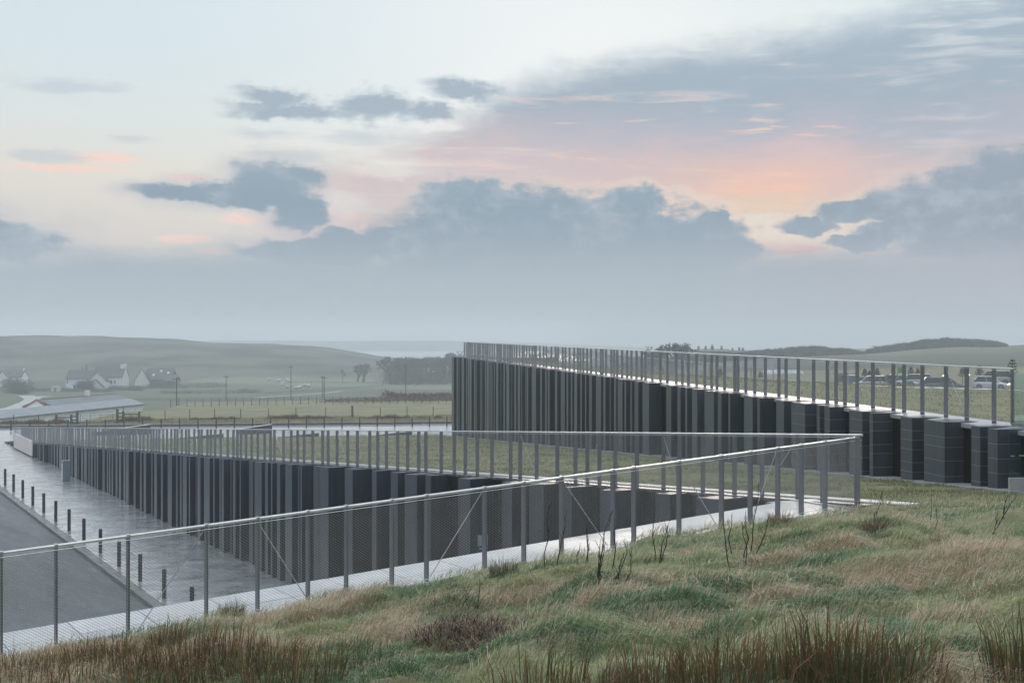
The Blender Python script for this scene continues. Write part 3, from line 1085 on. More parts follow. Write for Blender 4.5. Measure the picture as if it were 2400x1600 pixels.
W1 = [(1.26, 1.67), (2.8, 3.51), (4.5, 5.0), (6.17, 6.75), (7.86, 8.21), (9.21, 9.87), (10.5, 10.99), (12.63, 13.3), (15.1, 15.44), (15.76, 16.57), (17.24, 17.74),
      (18.89, 19.24), (20.36, 20.71), (21.04, 21.38), (22.38, 23.2), (23.64, 24.14), (24.82, 24.96), (25.33, 25.47), (25.8, 26.48), (27.02, 27.37),
      (27.86, 28.02), (28.34, 28.66), (29.05, 29.89), (30.55, 31.03), (31.56, 31.7), (32.24, 32.56), (33.25, 33.4), (33.78, 34.07), (34.46, 34.76),
      (35.06, 35.26), (35.77, 36.61), (37.14, 37.62), (38.28, 38.46), (38.78, 38.96), (39.31, 39.96), (40.51, 40.8), (41.17, 41.49)] + col_fill(41.5, 95.5, 4)
W2 = [(-1.61, -1.27), (-0.91, -0.58), (0.44, 1.29), (1.8, 2.32), (3.53, 3.7), (4.07, 4.75), (5.96, 6.28), (6.64, 6.82), (7.34, 8.23), (8.73, 9.27), (10.47, 10.66),
      (11.01, 11.7), (13.09, 13.27), (13.6, 13.94), (14.29, 15.17), (15.88, 16.4), (16.92, 17.1), (17.6, 17.95), (18.63, 18.83), (19.12, 19.49), (21.28, 22.12),
      (22.66, 23.18), (23.84, 24.11), (24.38, 24.59), (24.87, 25.58), (26.15, 26.5), (27.01, 27.18), (27.49, 27.85), (28.21, 29.07), (29.78, 30.27),
      (30.77, 31.01), (31.56, 31.88), (32.49, 32.78), (33.11, 33.45), (33.79, 34.13), (34.48, 34.84), (35.19, 36.04), (36.57, 37.09), (38.31, 38.71),
      (39.21, 39.63), (40.15, 40.57), (41.87, 42.99), (43.72, 44.18), (44.86, 45.03), (45.42, 45.62), (45.97, 46.64), (47.14, 47.49), (47.9, 48.19),
      (48.66, 48.85), (49.26, 50.19), (50.67, 51.17), (52.41, 52.62), (52.94, 53.67), (54.21, 54.49), (55.05, 55.41), (55.7, 56.07), (56.36, 57.23),
      (57.98, 58.47), (58.96, 59.2), (59.73, 60.05), (61.33, 61.72), (61.99, 62.42), (63.5, 64.36), (64.89, 65.49), (65.85, 66.32), (67.05, 67.8),
      (68.36, 68.82), (69.98, 70.22), (70.58, 71.42), (72.19, 73.36)]


def rel(mb, e):
    L = Vector(e.location)
    mb.v = [tuple(Vector(q) - L) for q in mb.v]
    return mb


def column(parent, line, t0, t1, front, zb, zt, mat, stones=False):
    b0, b1 = zb(t0), zb(t1)
    a0, a1 = zt(t0), zt(t1)
    mb = MB()
    inset = 0.0025 if stones else 0.0
    mb.hexa([line.v(t0 + inset, -0.1, b0), line.v(t0 + inset, front - inset, b0), line.v(t1 - inset, front - inset, b1), line.v(t1 - inset, -0.1, b1),
             line.v(t0 + inset, -0.1, a0 - inset), line.v(t0 + inset, front - inset, a0 - inset), line.v(t1 - inset, front - inset, a1 - inset), line.v(t1 - inset, -0.1, a1 - inset)])
    rel(mb, parent)
    c = mb.obj('column', MT['mortar'] if stones else mat, parent, bevel=0.0 if stones else 0.006)
    if stones:
        r = random.Random(int(t0 * 100))
        tops = [0.0]
        H = max(a0 - b0, a1 - b1)
        hcur = 0.0
        while hcur < H - 0.12:
            step = r.choice([.22, .3, .3, .34])
            hcur = min(hcur + step, H)
            if H - hcur < 0.12: hcur = H
            tops.append(hcur)
        for h0, h1 in zip(tops[:-1], tops[1:]):
            m_ = MB()
            l0, l1 = a0 - h1 + .0035, a1 - h1 + .0035
            h0_, h1_ = a0 - h0 - (0.0035 if h0 > 0 else 0), a1 - h0 - (0.0035 if h0 > 0 else 0)
            m_.hexa([line.v(t0, 0.0, l0), line.v(t0, front, l0), line.v(t1, front, l1), line.v(t1, 0.0, l1),
                     line.v(t0, 0.0, h0_), line.v(t0, front, h0_), line.v(t1, front, h1_), line.v(t1, 0.0, h1_)])
            rel(m_, parent)
            m_.obj('stone', mat, c, bevel=0.003)
    return c


# forecourt wall
w1e = empty('basalt_wall', L2.v(48, 0.4, 0))
tag(w1e, 'long dark wall of upright basalt columns beside the sunken wet forecourt', 'wall')
mb = MB()
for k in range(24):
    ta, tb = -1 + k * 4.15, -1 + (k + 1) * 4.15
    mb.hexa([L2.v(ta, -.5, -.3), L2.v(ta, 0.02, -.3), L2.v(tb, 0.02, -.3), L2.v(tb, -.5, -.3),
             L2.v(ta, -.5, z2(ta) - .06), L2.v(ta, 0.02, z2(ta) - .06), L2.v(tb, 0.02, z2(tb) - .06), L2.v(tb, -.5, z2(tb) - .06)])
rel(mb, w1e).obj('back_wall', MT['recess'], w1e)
rs = random.Random(12)
for (a, b) in W1:
    if z2(b) < 0.12: continue
    fr = 0.74 + rs.choice([0, 0, 0, -.1, -.16])
    if 71.5 < a < 76.5 or 84.2 < a < 90.0: fr = 0.5
    column(w1e, L2, a, b, fr, lambda t: -.2, lambda t: z2(t) - 0.02, MT['basalt'])
mb = MB().hexa([L2.v(-.5, -.2, z2(-.5) - .06), L2.v(-.5, .1, z2(-.5) - .06), L2.v(97.5, .1, z2(97.5) - .06), L2.v(97.5, -.2, z2(97.5) - .06),
                L2.v(-.5, -.2, z2(-.5) + .0), L2.v(-.5, .1, z2(-.5) + .0), L2.v(97.5, .1, z2(97.5) + .0), L2.v(97.5, -.2, z2(97.5) + .0)])
rel(mb, w1e).obj('coping', MT['coping_dark'], w1e)
mb = MB().hexa([L2.v(-.9, -.46, z2(-.9) - .1), L2.v(-.9, -.203, z2(-.9) - .1), L2.v(97, -.203, z2(97) - .1), L2.v(97, -.46, z2(97) - .1),
                L2.v(-.9, -.46, z2(-.9) + .035), L2.v(-.9, -.203, z2(-.9) + .02), L2.v(97, -.203, z2(97) + .02), L2.v(97, -.46, z2(97) + .035)])
rel(mb, w1e).obj('edging_strip', MT['coping_pale'], w1e)

# building wall
w2e = empty('building_wall', L3.v(36, 0.4, 3))
tag(w2e, 'tall dark building wall of basalt columns rising away from the lawn under a grass roof', 'building')
mb = MB()
zb3 = lambda t: float(lawn3(L3.p(t)[1])) - .5
for k in range(20):
    ta, tb = -8.0 + k * 4.06, -8.0 + (k + 1) * 4.06
    if tb > 72.6: tb = 72.6
    if ta >= tb: break
    mb.hexa([L3.v(ta, -.6, zb3(ta)), L3.v(ta, .40, zb3(ta)), L3.v(tb, .40, zb3(tb)), L3.v(tb, -.6, zb3(tb)),
             L3.v(ta, -.6, z3(ta) - .12), L3.v(ta, .40, z3(ta) - .12), L3.v(tb, .40, z3(tb) - .12), L3.v(tb, -.6, z3(tb) - .12)])
rel(mb, w2e).obj('back_wall', MT['glazing_dark'], w2e)
# the end wall that closes the tall corner
mb = MB().hexa([L3.v(73.0, -8, -1), L3.v(73.0, .9, -1), L3.v(73.34, .9, -1), L3.v(73.34, -8, -1),
                L3.v(73.0, -8, 7.35), L3.v(73.0, .9, 7.35), L3.v(73.34, .9, 7.35), L3.v(73.34, -8, 7.35)])
rel(mb, w2e).obj('end_wall', MT['basalt'], w2e)
for (a, b) in W2:
    fr = 0.93 + rs.choice([0, 0, 0, -.06, -.1])
    column(w2e, L3, a, b, fr, zb3, lambda t: z3(t) - 0.02, MT['basalt'], stones=(a < 8.0))
mb = MB().hexa([L3.v(-8, -.3, z3(-8) - .14), L3.v(-8, .47, z3(-8) - .14), L3.v(73, .47, z3(73) - .14), L3.v(73, -.3, z3(73) - .14),
                L3.v(-8, -.3, z3(-8) + .0), L3.v(-8, .47, z3(-8) - .05), L3.v(73, .47, z3(73) - .05), L3.v(73, -.3, z3(73) + .0)])
rel(mb, w2e).obj('fascia', MT['fascia'], w2e)
# gravel drip strip and a dark plinth at the foot of the wall
mb = MB()
for k in range(40):
    ta, tb = -6 + k * 2, -6 + (k + 1) * 2
    za, zb = float(lawn_z(*L3.p(ta, 1.0))) + .03, float(lawn_z(*L3.p(tb, 1.0))) + .03
    mb.hexa([L3.v(ta, .0, za - .3), L3.v(ta, 1.22, za - .3), L3.v(tb, 1.22, zb - .3), L3.v(tb, .0, zb - .3),
             L3.v(ta, .0, za), L3.v(ta, 1.22, za), L3.v(tb, 1.22, zb), L3.v(tb, .0, zb)])
o = mb.obj('gravel_strip', MT['gravel'])
tag(o, kind='structure')


# ------------------------------------------------------------------ balustrades: fins, rail, woven wire, tension cables
def balustrade(name, label, line, ts, zf, t0, t1, braces, off=0.0, h=1.2, pitch=(0.050, 0.036), wr=0.0016, finw=0.105, fint=0.022, knots=None):
    e = empty(name, line.v((t0 + t1) / 2, off, zf((t0 + t1) / 2)))
    tag(e, label, 'balustrade')
    un = Vector((*line.u, 0)); nn = Vector((*line.n, 0))
    slope = (zf(t1) - zf(t0)) / (t1 - t0)
    proto = clip = None
    for t in ts:
        if proto is None:
            m_ = MB()
            a, b = un * (fint / 2), nn * (finw / 2)
            zt = h - 0.028
            m_.hexa([tuple(-a - b + Vector((0, 0, -.12))), tuple(a - b + Vector((0, 0, -.12))), tuple(a + b + Vector((0, 0, -.12))), tuple(-a + b + Vector((0, 0, -.12))),
                     tuple(-a - b + Vector((0, 0, zt))), tuple(a - b + Vector((0, 0, zt))), tuple(a + b + Vector((0, 0, zt))), tuple(-a + b + Vector((0, 0, zt)))])
            proto = m_.mesh('post', bevel=0.002)
            proto.materials.append(MT['steel_post'])
        q = Vector(line.v(t, off, zf(t))) - Vector(e.location)
        add('post', proto, None, e, loc=q)
        if line is L1:
            if clip is None:
                clip = MB().hexa([tuple(un * sx_ + nn * sy_ + Vector((0, 0, zz_))) for zz_ in (h - .036, h + .008) for (sx_, sy_) in ((-.02, -.036), (.02, -.036), (.02, .036), (-.02, .036))]).mesh('rail_clip', bevel=.003)
                clip.materials.append(MT['cable'])
            add('rail_clip', clip, None, e, loc=q)
    # rail: flat-topped bar
    m_ = MB()
    w, d = 0.032, 0.034
    m_.hexa([line.v(t0, off - w, zf(t0) + h - d), line.v(t0, off + w, zf(t0) + h - d), line.v(t1, off + w, zf(t1) + h - d), line.v(t1, off - w, zf(t1) + h - d),
             line.v(t0, off - w, zf(t0) + h), line.v(t0, off + w, zf(t0) + h), line.v(t1, off + w, zf(t1) + h), line.v(t1, off - w, zf(t1) + h)])
    rel(m_, e).obj('rail', MT['steel_rail'], e, bevel=0.008)
    # woven wire: two families of straight wires, slightly in front of the fins
    zl, zh = 0.05, h - 0.05
    dzt = zh - zl
    run = dzt * pitch[0] / pitch[1]
    oo = off + finw / 2 + 0.004 if line is not L1 else off - finw / 2 - 0.004
    starts = np.arange(t0 - run, t1, pitch[0])
    n = len(starts)
    Vs, Fs = [], []
    base = 0
    for sgn in (1, -1):
        ta = starts if sgn > 0 else starts + run
        tb = ta + sgn * run
        fa = np.zeros(n); fb = np.ones(n)
        # clip to [t0,t1]
        lo, hi = np.minimum(ta, tb), np.maximum(ta, tb)
        c0, c1 = np.clip(lo, t0, t1), np.clip(hi, t0, t1)
        ok = c1 - c0 > 0.01
        c0, c1, lo, hi = c0[ok], c1[ok], lo[ok], hi[ok]
        g0, g1 = (c0 - lo) / (hi - lo), (c1 - lo) / (hi - lo)
        if sgn < 0: g0, g1 = 1 - g0, 1 - g1
        k = len(c0)
        P0 = line.c[None, :] + line.u[None, :] * c0[:, None] + line.n[None, :] * oo
        P1 = line.c[None, :] + line.u[None, :] * c1[:, None] + line.n[None, :] * oo
        Z0 = zf(c0) + zl + g0 * dzt
        Z1 = zf(c1) + zl + g1 * dzt
        A = np.concatenate([P0, Z0[:, None]], 1); B = np.concatenate([P1, Z1[:, None]], 1)
        offs = np.array([[line.n[0] * wr, line.n[1] * wr, 0], [-line.n[0] * wr * .5, -line.n[1] * wr * .5, wr * .87], [-line.n[0] * wr * .5, -line.n[1] * wr * .5, -wr * .87]])
        VV = np.concatenate([A[:, None, :] + offs[None], B[:, None, :] + offs[None]], 1)      # k,6,3
        ids = np.arange(k)[:, None] * 6 + base
        for (q0, q1) in ((0, 1), (1, 2), (2, 0)):
            Fs.append(np.concatenate([ids + q0, ids + q1, ids + 3 + q1, ids + 3 + q0], 1))
        Vs.append(VV.reshape(-1, 3))
        base += k * 6
    Vall = np.concatenate(Vs)
    Fall = [np.concatenate(Fs)]
    if knots:
        # small clamps where the wires cross, only where they are near enough to be seen
        k0, k1 = knots
        rows_ = int(dzt / (pitch[1]))
        tk, zk = [], []
        for r_ in range(1, rows_):
            for half in (0, 1):
                gz = (r_ + half * 0.5) * pitch[1] / dzt
                if gz >= 1: continue
                tcs = np.arange(k0, k1, pitch[0]) + half * pitch[0] / 2
                tk.append(tcs); zk.append(np.full(len(tcs), zl + gz * dzt))
        tk = np.concatenate(tk); zk = np.concatenate(zk)
        C_ = np.concatenate([line.c[None] + line.u[None] * tk[:, None] + line.n[None] * oo, (zf(tk) + zk)[:, None]], 1)
        s3 = 0.0072
        oc = np.array([[line.u[0], line.u[1], 0], [-line.u[0], -line.u[1], 0], [0, 0, .7], [0, 0, -.7], [line.n[0], line.n[1], 0], [-line.n[0], -line.n[1], 0]]) * s3
        VK = (C_[:, None, :] + oc[None]).reshape(-1, 3)
        ids = np.arange(len(C_))[:, None] * 6 + len(Vall)
        FK = [np.concatenate([ids + a_, ids + b_, ids + c_], 1) for (a_, b_, c_) in ((0, 2, 4), (2, 1, 4), (1, 3, 4), (3, 0, 4), (2, 0, 5), (1, 2, 5), (3, 1, 5), (0, 3, 5))]
        Fall.append(np.concatenate(FK))
        Vall = np.concatenate([Vall, VK])
    Vall = Vall - np.array(e.location)[None]
    o = add('wire_mesh', np_mesh('wire_mesh', Vall, Fall), MT['wire'], e)
    o['kind'] = 'stuff'
    # edge cables and diagonal tension cables
    for zz in (0.05, h - 0.055):
        m_ = MB().tube([line.v(t0, oo, zf(t0) + zz), line.v(t1, oo, zf(t1) + zz)], 0.004, 4)
        rel(m_, e).obj('edge_cable', MT['cable'], e)
    for (ta, tb) in braces:
        m_ = MB().tube([line.v(ta, off, zf(ta) + 0.06), line.v(tb, off, zf(tb) + h - 0.08)], 0.007 if line is L1 else 0.008, 5)
        rel(m_, e).obj('tension_cable', MT['cable'], e)
    return e


F1 = [-1.5, -0.7, 0.01, 0.6, 1.42, 2.37, 3.03, 3.71, 4.25, 4.92, 5.45, 6.38, 7.04, 7.7, 8.65, 9.05, 9.95, 10.84, 11.47, 12.09, 12.64, 13.21, 14.0]
balustrade('near_balustrade', 'steel fin and wire mesh balustrade along the foot of the rough grassy slope', L1, F1, z1, -2.0, 14.06,
           [(1.55, 2.33), (3.7, 3.05), (5.5, 6.33), (8.55, 7.74), (10.75, 9.99), (11.5, 12.05)], off=0.0, knots=(-0.3, 14.0))


def fill(t0, t1, seed, lo=.45, hi=.98):
    r = random.Random(seed)
    out, t = [], t0
    while t < t1:
        t += r.uniform(lo, hi)
        out.append(t)
    return out


F2 = [0.1, 0.93, 1.55, 2.5, 3.28, 4.24, 4.99, 5.53, 6.47, 7.28, 7.9, 8.39, 8.89, 9.68, 10.63, 11.42, 11.9, 12.87, 13.67, 14.35, 15.0, 15.8, 16.78, 17.25, 18.0, 18.71,
      19.53, 20.19, 20.81, 21.81, 22.62, 23.55, 24.36, 24.87, 25.82, 26.68, 27.33, 28.01, 28.84, 29.85, 30.31, 31.0, 31.82, 32.58, 33.3, 33.97, 34.45,
      34.97, 35.77, 36.78] + [t for t in fill(36.9, 93.0, 9) if t < 92.5] + [95.2]
br2 = []
k = 0
for i in range(2, len(F2) - 3, 4):
    if F2[i] > 80: break
    br2.append((F2[i], F2[i + 1]) if k % 2 else (F2[i + 1], F2[i]))
    k += 1
balustrade('forecourt_balustrade', 'steel fin and wire mesh balustrade along the lawn edge above the sunken forecourt', L2, F2, z2, 0.0, 96.5, br2, off=-0.05, fint=0.018)
F3 = [-0.08, 0.96, 1.81, 2.84, 3.69, 4.21, 5.26, 6.12, 6.81, 7.34, 7.87, 8.74, 9.77, 10.63, 11.16, 12.19, 13.05, 13.79, 14.47, 14.76, 15.68, 16.4, 16.93,
      17.61, 18.47, 19.35, 20.02, 20.73, 21.8, 22.65, 23.7, 24.61, 25.14] + fill(25.3, 31.0, 3) + [31.56, 32.38, 33.34, 34.07, 34.81, 35.39, 35.9, 36.68, 37.67, 38.55,
      39.16, 40.21, 40.87, 41.79, 43.06, 43.76, 44.76, 45.78, 46.23] + [t for t in fill(46.3, 71.5, 21) if t < 71.6] + [72.6]
br3 = []
k = 0
for i in range(1, len(F3) - 3, 4):
    br3.append((F3[i], F3[i + 1]) if k % 2 == 0 else (F3[i + 1], F3[i]))
    k += 1
balustrade('roof_balustrade', 'long steel fin balustrade on top of the tall building wall', L3, F3, z3, -0.72, 72.7, br3, off=0.0, fint=0.02)
# the one at the back of the roof
_c, _d = np.array([-3.7, 97.3]), np.array([31.0, 102.2])
_u = (_d - _c) / np.linalg.norm(_d - _c)
L4 = Line(_c, _u, (_u[1], -_u[0]))
z4 = lambda t: 7.45 - 0.0855 * t
F4 = [0.3, 1.0] + fill(1.2, 34.0, 31, .9, 2.2)
balustrade('back_balustrade', 'lower steel balustrade running down the back edge of the grass roof', L4, F4, z4, 0.2, 34.5,
           [(F4[i], F4[i + 1]) if i % 4 else (F4[i + 1], F4[i]) for i in range(2, len(F4) - 2, 2)], off=0.0, finw=0.14)

# glass balustrades at the right end of the wall
g1 = empty('glass_balustrade', L3.v(-2.2, 0.0, z3(-2)))
tag(g1, 'clear glass panels in line after the last steel fin on the roof edge', 'balustrade')
for (a, b) in ((-2.2, -0.78), (-3.7, -2.24)):
    m_ = MB().hexa([L3.v(a, -.009, z3(a) + .02), L3.v(b, -.009, z3(b) + .02), L3.v(b, .009, z3(b) + .02), L3.v(a, .009, z3(a) + .02),
                    L3.v(a, -.009, z3(a) + 1.1), L3.v(b, -.009, z3(b) + 1.1), L3.v(b, .009, z3(b) + 1.1), L3.v(a, .009, z3(a) + 1.1)])
    rel(m_, g1).obj('glass_pane', MT['glass'], g1)
m_ = MB().hexa([L3.v(-3.7, -.03, z3(-3.7) - .02), L3.v(-.76, -.03, z3(-.76) - .02), L3.v(-.76, .03, z3(-.76) - .02), L3.v(-3.7, .03, z3(-3.7) - .02),
                L3.v(-3.7, -.03, z3(-3.7) + .05), L3.v(-.76, -.03, z3(-.76) + .05), L3.v(-.76, .03, z3(-.76) + .05), L3.v(-3.7, .03, z3(-3.7) + .05)])
rel(m_, g1).obj('channel', MT['galv'], g1)
m_ = MB().hexa([L3.v(-.76, -.02, z3(-.76)), L3.v(-.70, -.02, z3(-.76)), L3.v(-.70, .02, z3(-.76)), L3.v(-.76, .02, z3(-.76)),
                L3.v(-.76, -.02, z3(-.76) + 1.16), L3.v(-.70, -.02, z3(-.76) + 1.16), L3.v(-.70, .02, z3(-.76) + 1.16), L3.v(-.76, .02, z3(-.76) + 1.16)])
rel(m_, g1).obj('end_post', MT['steel_post'], g1)

gx, gy_, gz = at(2366, 1136, 23.3)
g2 = empty('glass_screen', (gx, gy_, gz))
tag(g2, 'low glass screen in a pale metal channel standing on the grass before the wall end', 'balustrade')
m_ = MB().box(0.0, 1.5, -.01, .01, 0.1, 1.08)
m_.obj('glass_pane', MT['glass'], g2)
m_ = MB().box(1.52, 3.0, -.01, .01, 0.1, 1.08)
m_.obj('glass_pane', MT['glass'], g2)
m_ = MB().box(-.01, 3.05, -.035, .035, -.1, 0.14)
m_.obj('channel', MT['fascia'], g2, bevel=0.004)
m_ = MB().box(0.03, .10, -.02, .02, 0.55, .575).box(.2, .3, -.02, .02, .555, .585)
m_.obj('clamp', MT['cable'], g2)
g2.rotation_euler = (0, 0, R(4))

# ------------------------------------------------------------------ bollards
m_ = MB()
m_.box(-.065, .065, -.045, .045, -.1, .985)
bol = m_.mesh('shaft', bevel=0.006)
bol.materials.append(MT['bollard'])
m_ = MB().box(-.058, .058, -.038, .038, .985, 1.0)
bcap = m_.mesh('cap', bevel=0.003)
bcap.materials.append(MT['coping_dark'])


def bollard(loc, rz, label, group):
    e = empty('bollard', loc, rz)
    tag(e, label, 'bollard', group)
    add('shaft', bol, None, e)
    add('cap', bcap, None, e)


for k in range(-1, 14):
    bollard(L2.v(26.2 + 3.36 * k, 5.13, 0), 0.1, 'dark grey bollard in the row beside the kerb of the wet forecourt', 'bollards along the forecourt kerb')
for k in range(29):
    X = -52.6 + 1.765 * k
    bollard((X, FR(X), 0), 0.1, 'dark grey bollard in the row along the far road before the rough verge', 'bollards along the far road')

# ------------------------------------------------------------------ things standing on the forecourt
mz = L2.p(63.6, 1.55)
e = empty('ticket_machine', (*mz, 0), math.atan2(L2.u[1], L2.u[0]))
tag(e, 'slim pale faced ticket machine standing before the column wall', 'machine')
MB().box(-.17, .17, -.22, .22, 0, 1.3).obj('cabinet', MT['machine_side'], e, bevel=0.01)
MB().box(-.165, .165, .222, .235, .05, 1.27).obj('front_panel', MT['machine_face'], e, bevel=0.004)
MB().box(-.12, -.02, .236, .242, 1.12, 1.2).obj('screen', MT['window'], e)
MB().box(.03, .11, .236, .242, 1.12, 1.2).obj('slot', MT['window'], e)

e = empty('metal_screen', L2.v(87.0, 0.8, 0))
tag(e, 'long pale reflective metal screen in front of the low end of the column wall', 'screen')
tA, tB = 80.6, 89.6
for k in range(6):
    a, b = tA + (tB - tA) * k / 6, tA + (tB - tA) * (k + 1) / 6
    m_ = MB().hexa([L2.v(a + .004, .82, .1), L2.v(a + .004, .90, .1), L2.v(b - .004, .90, .1), L2.v(b - .004, .82, .1),
                    L2.v(a + .004, .82, 1.26), L2.v(a + .004, .90, 1.26), L2.v(b - .004, .90, 1.26), L2.v(b - .004, .82, 1.26)])
    rel(m_, e).obj('panel', MT['panel'], e)
m_ = MB().hexa([L2.v(tA, .80, 0), L2.v(tA, .87, 0), L2.v(tB, .87, 0), L2.v(tB, .80, 0), L2.v(tA, .80, .11), L2.v(tA, .87, .11), L2.v(tB, .87, .11), L2.v(tB, .80, .11)])
rel(m_, e).obj('plinth', MT['recess'], e)


def wedge_bench(px0, px1, y0, y1, Y, label, hl, hr, zbase=0.0):
    xa, xb = (px0 - 1200) / FPX * Y, (px1 - 1200) / FPX * (Y + 1.5)
    e = empty('wedge_bench', (xa, Y, zbase))
    tag(e, label, 'bench', 'wedge shaped benches on the forecourt')
    L_ = xb - xa
    m_ = MB().hexa([(0, 0, -.1), (L_, 1.5, -.1), (L_ - .25, 2.1, -.1), (-.25, .6, -.1), (0, 0, hl), (L_, 1.5, hr), (L_ - .25, 2.1, hr), (-.25, .6, hl)])
    m_.obj('base', MT['bench'], e, bevel=0.01)
    m_ = MB().hexa([(.0, -.03, hl + .002), (L_ + .02, 1.47, hr + .002), (L_ - .23, 2.12, hr + .002), (-.25, .62, hl + .002),
                    (.0, -.03, hl + .05), (L_ + .02, 1.47, hr + .05), (L_ - .23, 2.12, hr + .05), (-.25, .62, hl + .05)])
    m_.obj('seat_slab', MT['bench_top'], e, bevel=0.006)


wedge_bench(214, 352, 1000, 998, 111.0, 'long wedge bench with pale top, longest of the far row, beyond the lawn', .2, .86)
wedge_bench(562, 638, 1005, 1000, 112.0, 'short wedge bench with pale top, in the far row beside the lone low one', .45, .8)
wedge_bench(215, 305, 1020, 1015, 101.0, 'wedge bench on the lawn edge in front of the longest far bench', .22, .5)
wedge_bench(400, 524, 1022, 1015, 102.5, 'wedge bench on the lawn edge between two other benches', .3, .66)
wedge_bench(640, 748, 1020, 1012, 104.0, 'wedge bench on the lawn edge close before the short far bench', .28, .6)
wedge_bench(862, 966, 1016, 1006, 106.0, 'wedge bench on the lawn edge nearest the tall building corner', .28, .62)

# notice on the column wall
q = L2.p(12.63, 0.35)
e = empty('wall_notice', (q[0] - L2.u[0] * 0.0, q[1], 3.2), math.atan2(-L2.u[1], -L2.u[0]) + math.pi / 2)
e.location = L2.v(12.60, 0.40, 3.25)
e.rotation_euler = (0, 0, math.atan2(L2.n[1], L2.n[0]))
tag(e, 'small blue and white notice fixed to a column side in the forecourt wall', 'notice')
MB().box(-.17, .17, -.0, .014, -.42, .42).obj('board', MT['notice_blue'], e, bevel=0.003)
m_ = MB()
m_.box(-.15, .14, .0145, .017, .12, .40)
m_.box(-.15, .10, .0145, .017, .02, .08).box(-.14, .04, .0145, .017, -.10, -.03).box(-.15, -.09, .0145, .017, -.34, -.2)
m_.obj('print', MT['notice'], e)
e = empty('orange_fitting', L3.v(2.75, 0.05, 6.2))
tag(e, 'small orange fitting inside a dark recess of the building wall', 'fitting')
m_ = MB().box(-.06, .06, -.05, .0, -.05, .17)
m_.obj('case', MT['orange'], e, bevel=0.01)
MB().box(-.075, .075, -.06, .0, .17, .19).obj('hood', MT['recess'], e)
e.location = L3.v(2.5, 0.46, 6.05)
e.rotation_euler = (0, 0, math.atan2(L3.u[1], L3.u[0]))
# ================================================================== grass
def blades(name, P, L, W, ang, bend, col, mat, parent=None, side=None, tipcol=None, seg2=True):
    """one mesh of curved blades; P (n,3) roots, ang = direction they are laid over"""
    n = len(P)
    sa = RNG.uniform(0, np.pi * 2, n) if side is None else side
    sv = np.stack([np.cos(sa), np.sin(sa), np.zeros(n)], 1) * (W * 0.5)[:, None]
    lv = np.stack([np.cos(ang), np.sin(ang), np.zeros(n)], 1)
    up = np.array([0, 0, 1.0])
    mid = P + up[None] * (L * (0.58 - 0.14 * bend))[:, None] + lv * (L * 0.26 * bend)[:, None]
    tip = P + up[None] * (L * (1.0 - 0.55 * bend))[:, None] + lv * (L * 0.80 * bend)[:, None]
    V = np.stack([P - sv, P + sv, mid - sv * .75, mid + sv * .75, tip], 1)
    i = np.arange(n)[:, None] * 5
    Q = np.concatenate([i, i + 1, i + 3, i + 2], 1)
    T = np.concatenate([i + 2, i + 3, i + 4], 1)
    tc_ = col if tipcol is None else tipcol
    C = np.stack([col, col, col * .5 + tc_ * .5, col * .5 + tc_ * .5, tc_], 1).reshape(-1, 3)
    me = np_mesh(name, V.reshape(-1, 3), [Q, T], col=C, smooth=True)
    return add(name, me, mat, parent)


GREEN = np.array([0.25, 0.36, 0.165]); GREEN2 = np.array([0.43, 0.46, 0.255]); DEEP = np.array([0.125, 0.235, 0.13])
STRAW = np.array([0.68, 0.55, 0.42]); STRAW2 = np.array([0.52, 0.38, 0.28]); OLIVE = np.array([0.36, 0.33, 0.19])


def patch_cols(X, Y, n):
    mh, mid_, mgx, mgy = mounds(X, Y)
    g = fbm(X * 0.5 + 7, Y * 0.8, 51, 3)
    d = fbm(X * 0.9, Y * 1.4 + 5, 63, 3)
    w_straw = sm(g + (mid_ - .5) * .30 + RNG.normal(0, .04, n), .515, .68)
    pick = RNG.random(n)
    c = np.where((pick < w_straw * 0.88)[:, None], np.where(RNG.random(n)[:, None] < .55, STRAW, STRAW2), np.where((d + (mid_ - .5) * .3 > .50)[:, None], GREEN, GREEN2))
    deep = (RNG.random(n) < sm(d - (mid_ - .5) * .3, .50, .62) * .85 * (1 - w_straw))
    c = np.where(deep[:, None], DEEP, c)
    ol = RNG.random(n) < .10
    c = np.where(ol[:, None], OLIVE, c)
    ds = RNG.random(n) < .08
    c = np.where(ds[:, None], STRAW, c)
    return c * RNG.uniform(.75, 1.25, n)[:, None], w_straw, mh, mgx, mgy


# hillside: denser close to the viewer
NB = 520000
tt_ = np.concatenate([RNG.uniform(-8, 26, NB), RNG.uniform(-2.5, 10, 330000)])
ss_ = np.concatenate([RNG.uniform(-0.22, 14.5, NB), RNG.uniform(3.5, 12.5, 330000)])
NB = len(tt_)
GX = -5.78 + tt_ * u1[0] + ss_ * u1[1]
GY = 13.49 + tt_ * u1[1] - ss_ * u1[0]
dist = np.hypot(GX, GY)
s2_ = (20.7 - 0.62 * (GX - 6.2) - GY) * .85
keep = (GY > 3.2) & ((GX < 5.9) | (s2_ > -.35)) & (np.abs(GX / np.maximum(GY, .5)) < 0.55) & (RNG.random(NB) < np.clip((11.0 / dist) ** 1.5, 0.25, 1))
GX, GY, ss_, dist = GX[keep], GY[keep], ss_[keep], dist[keep]
n = len(GX)
cols, ws, mh, mgx, mgy = patch_cols(GX, GY, n)
tus = fbm(GX * 2.4, GY * 2.4 + 3, 91, 2)
L_ = (0.045 + 0.055 * sm(tus, .35, .7) + 0.38 * mh + 0.11 * ws * RNG.random(n)) * RNG.uniform(.6, 1.35, n)
L_ = L_ * (0.55 + 0.45 * sm(ss_, -.1, .8))
swirl = (fbm(GX * 1.2, GY * 1.2, 71, 3) - .5) * 7.0
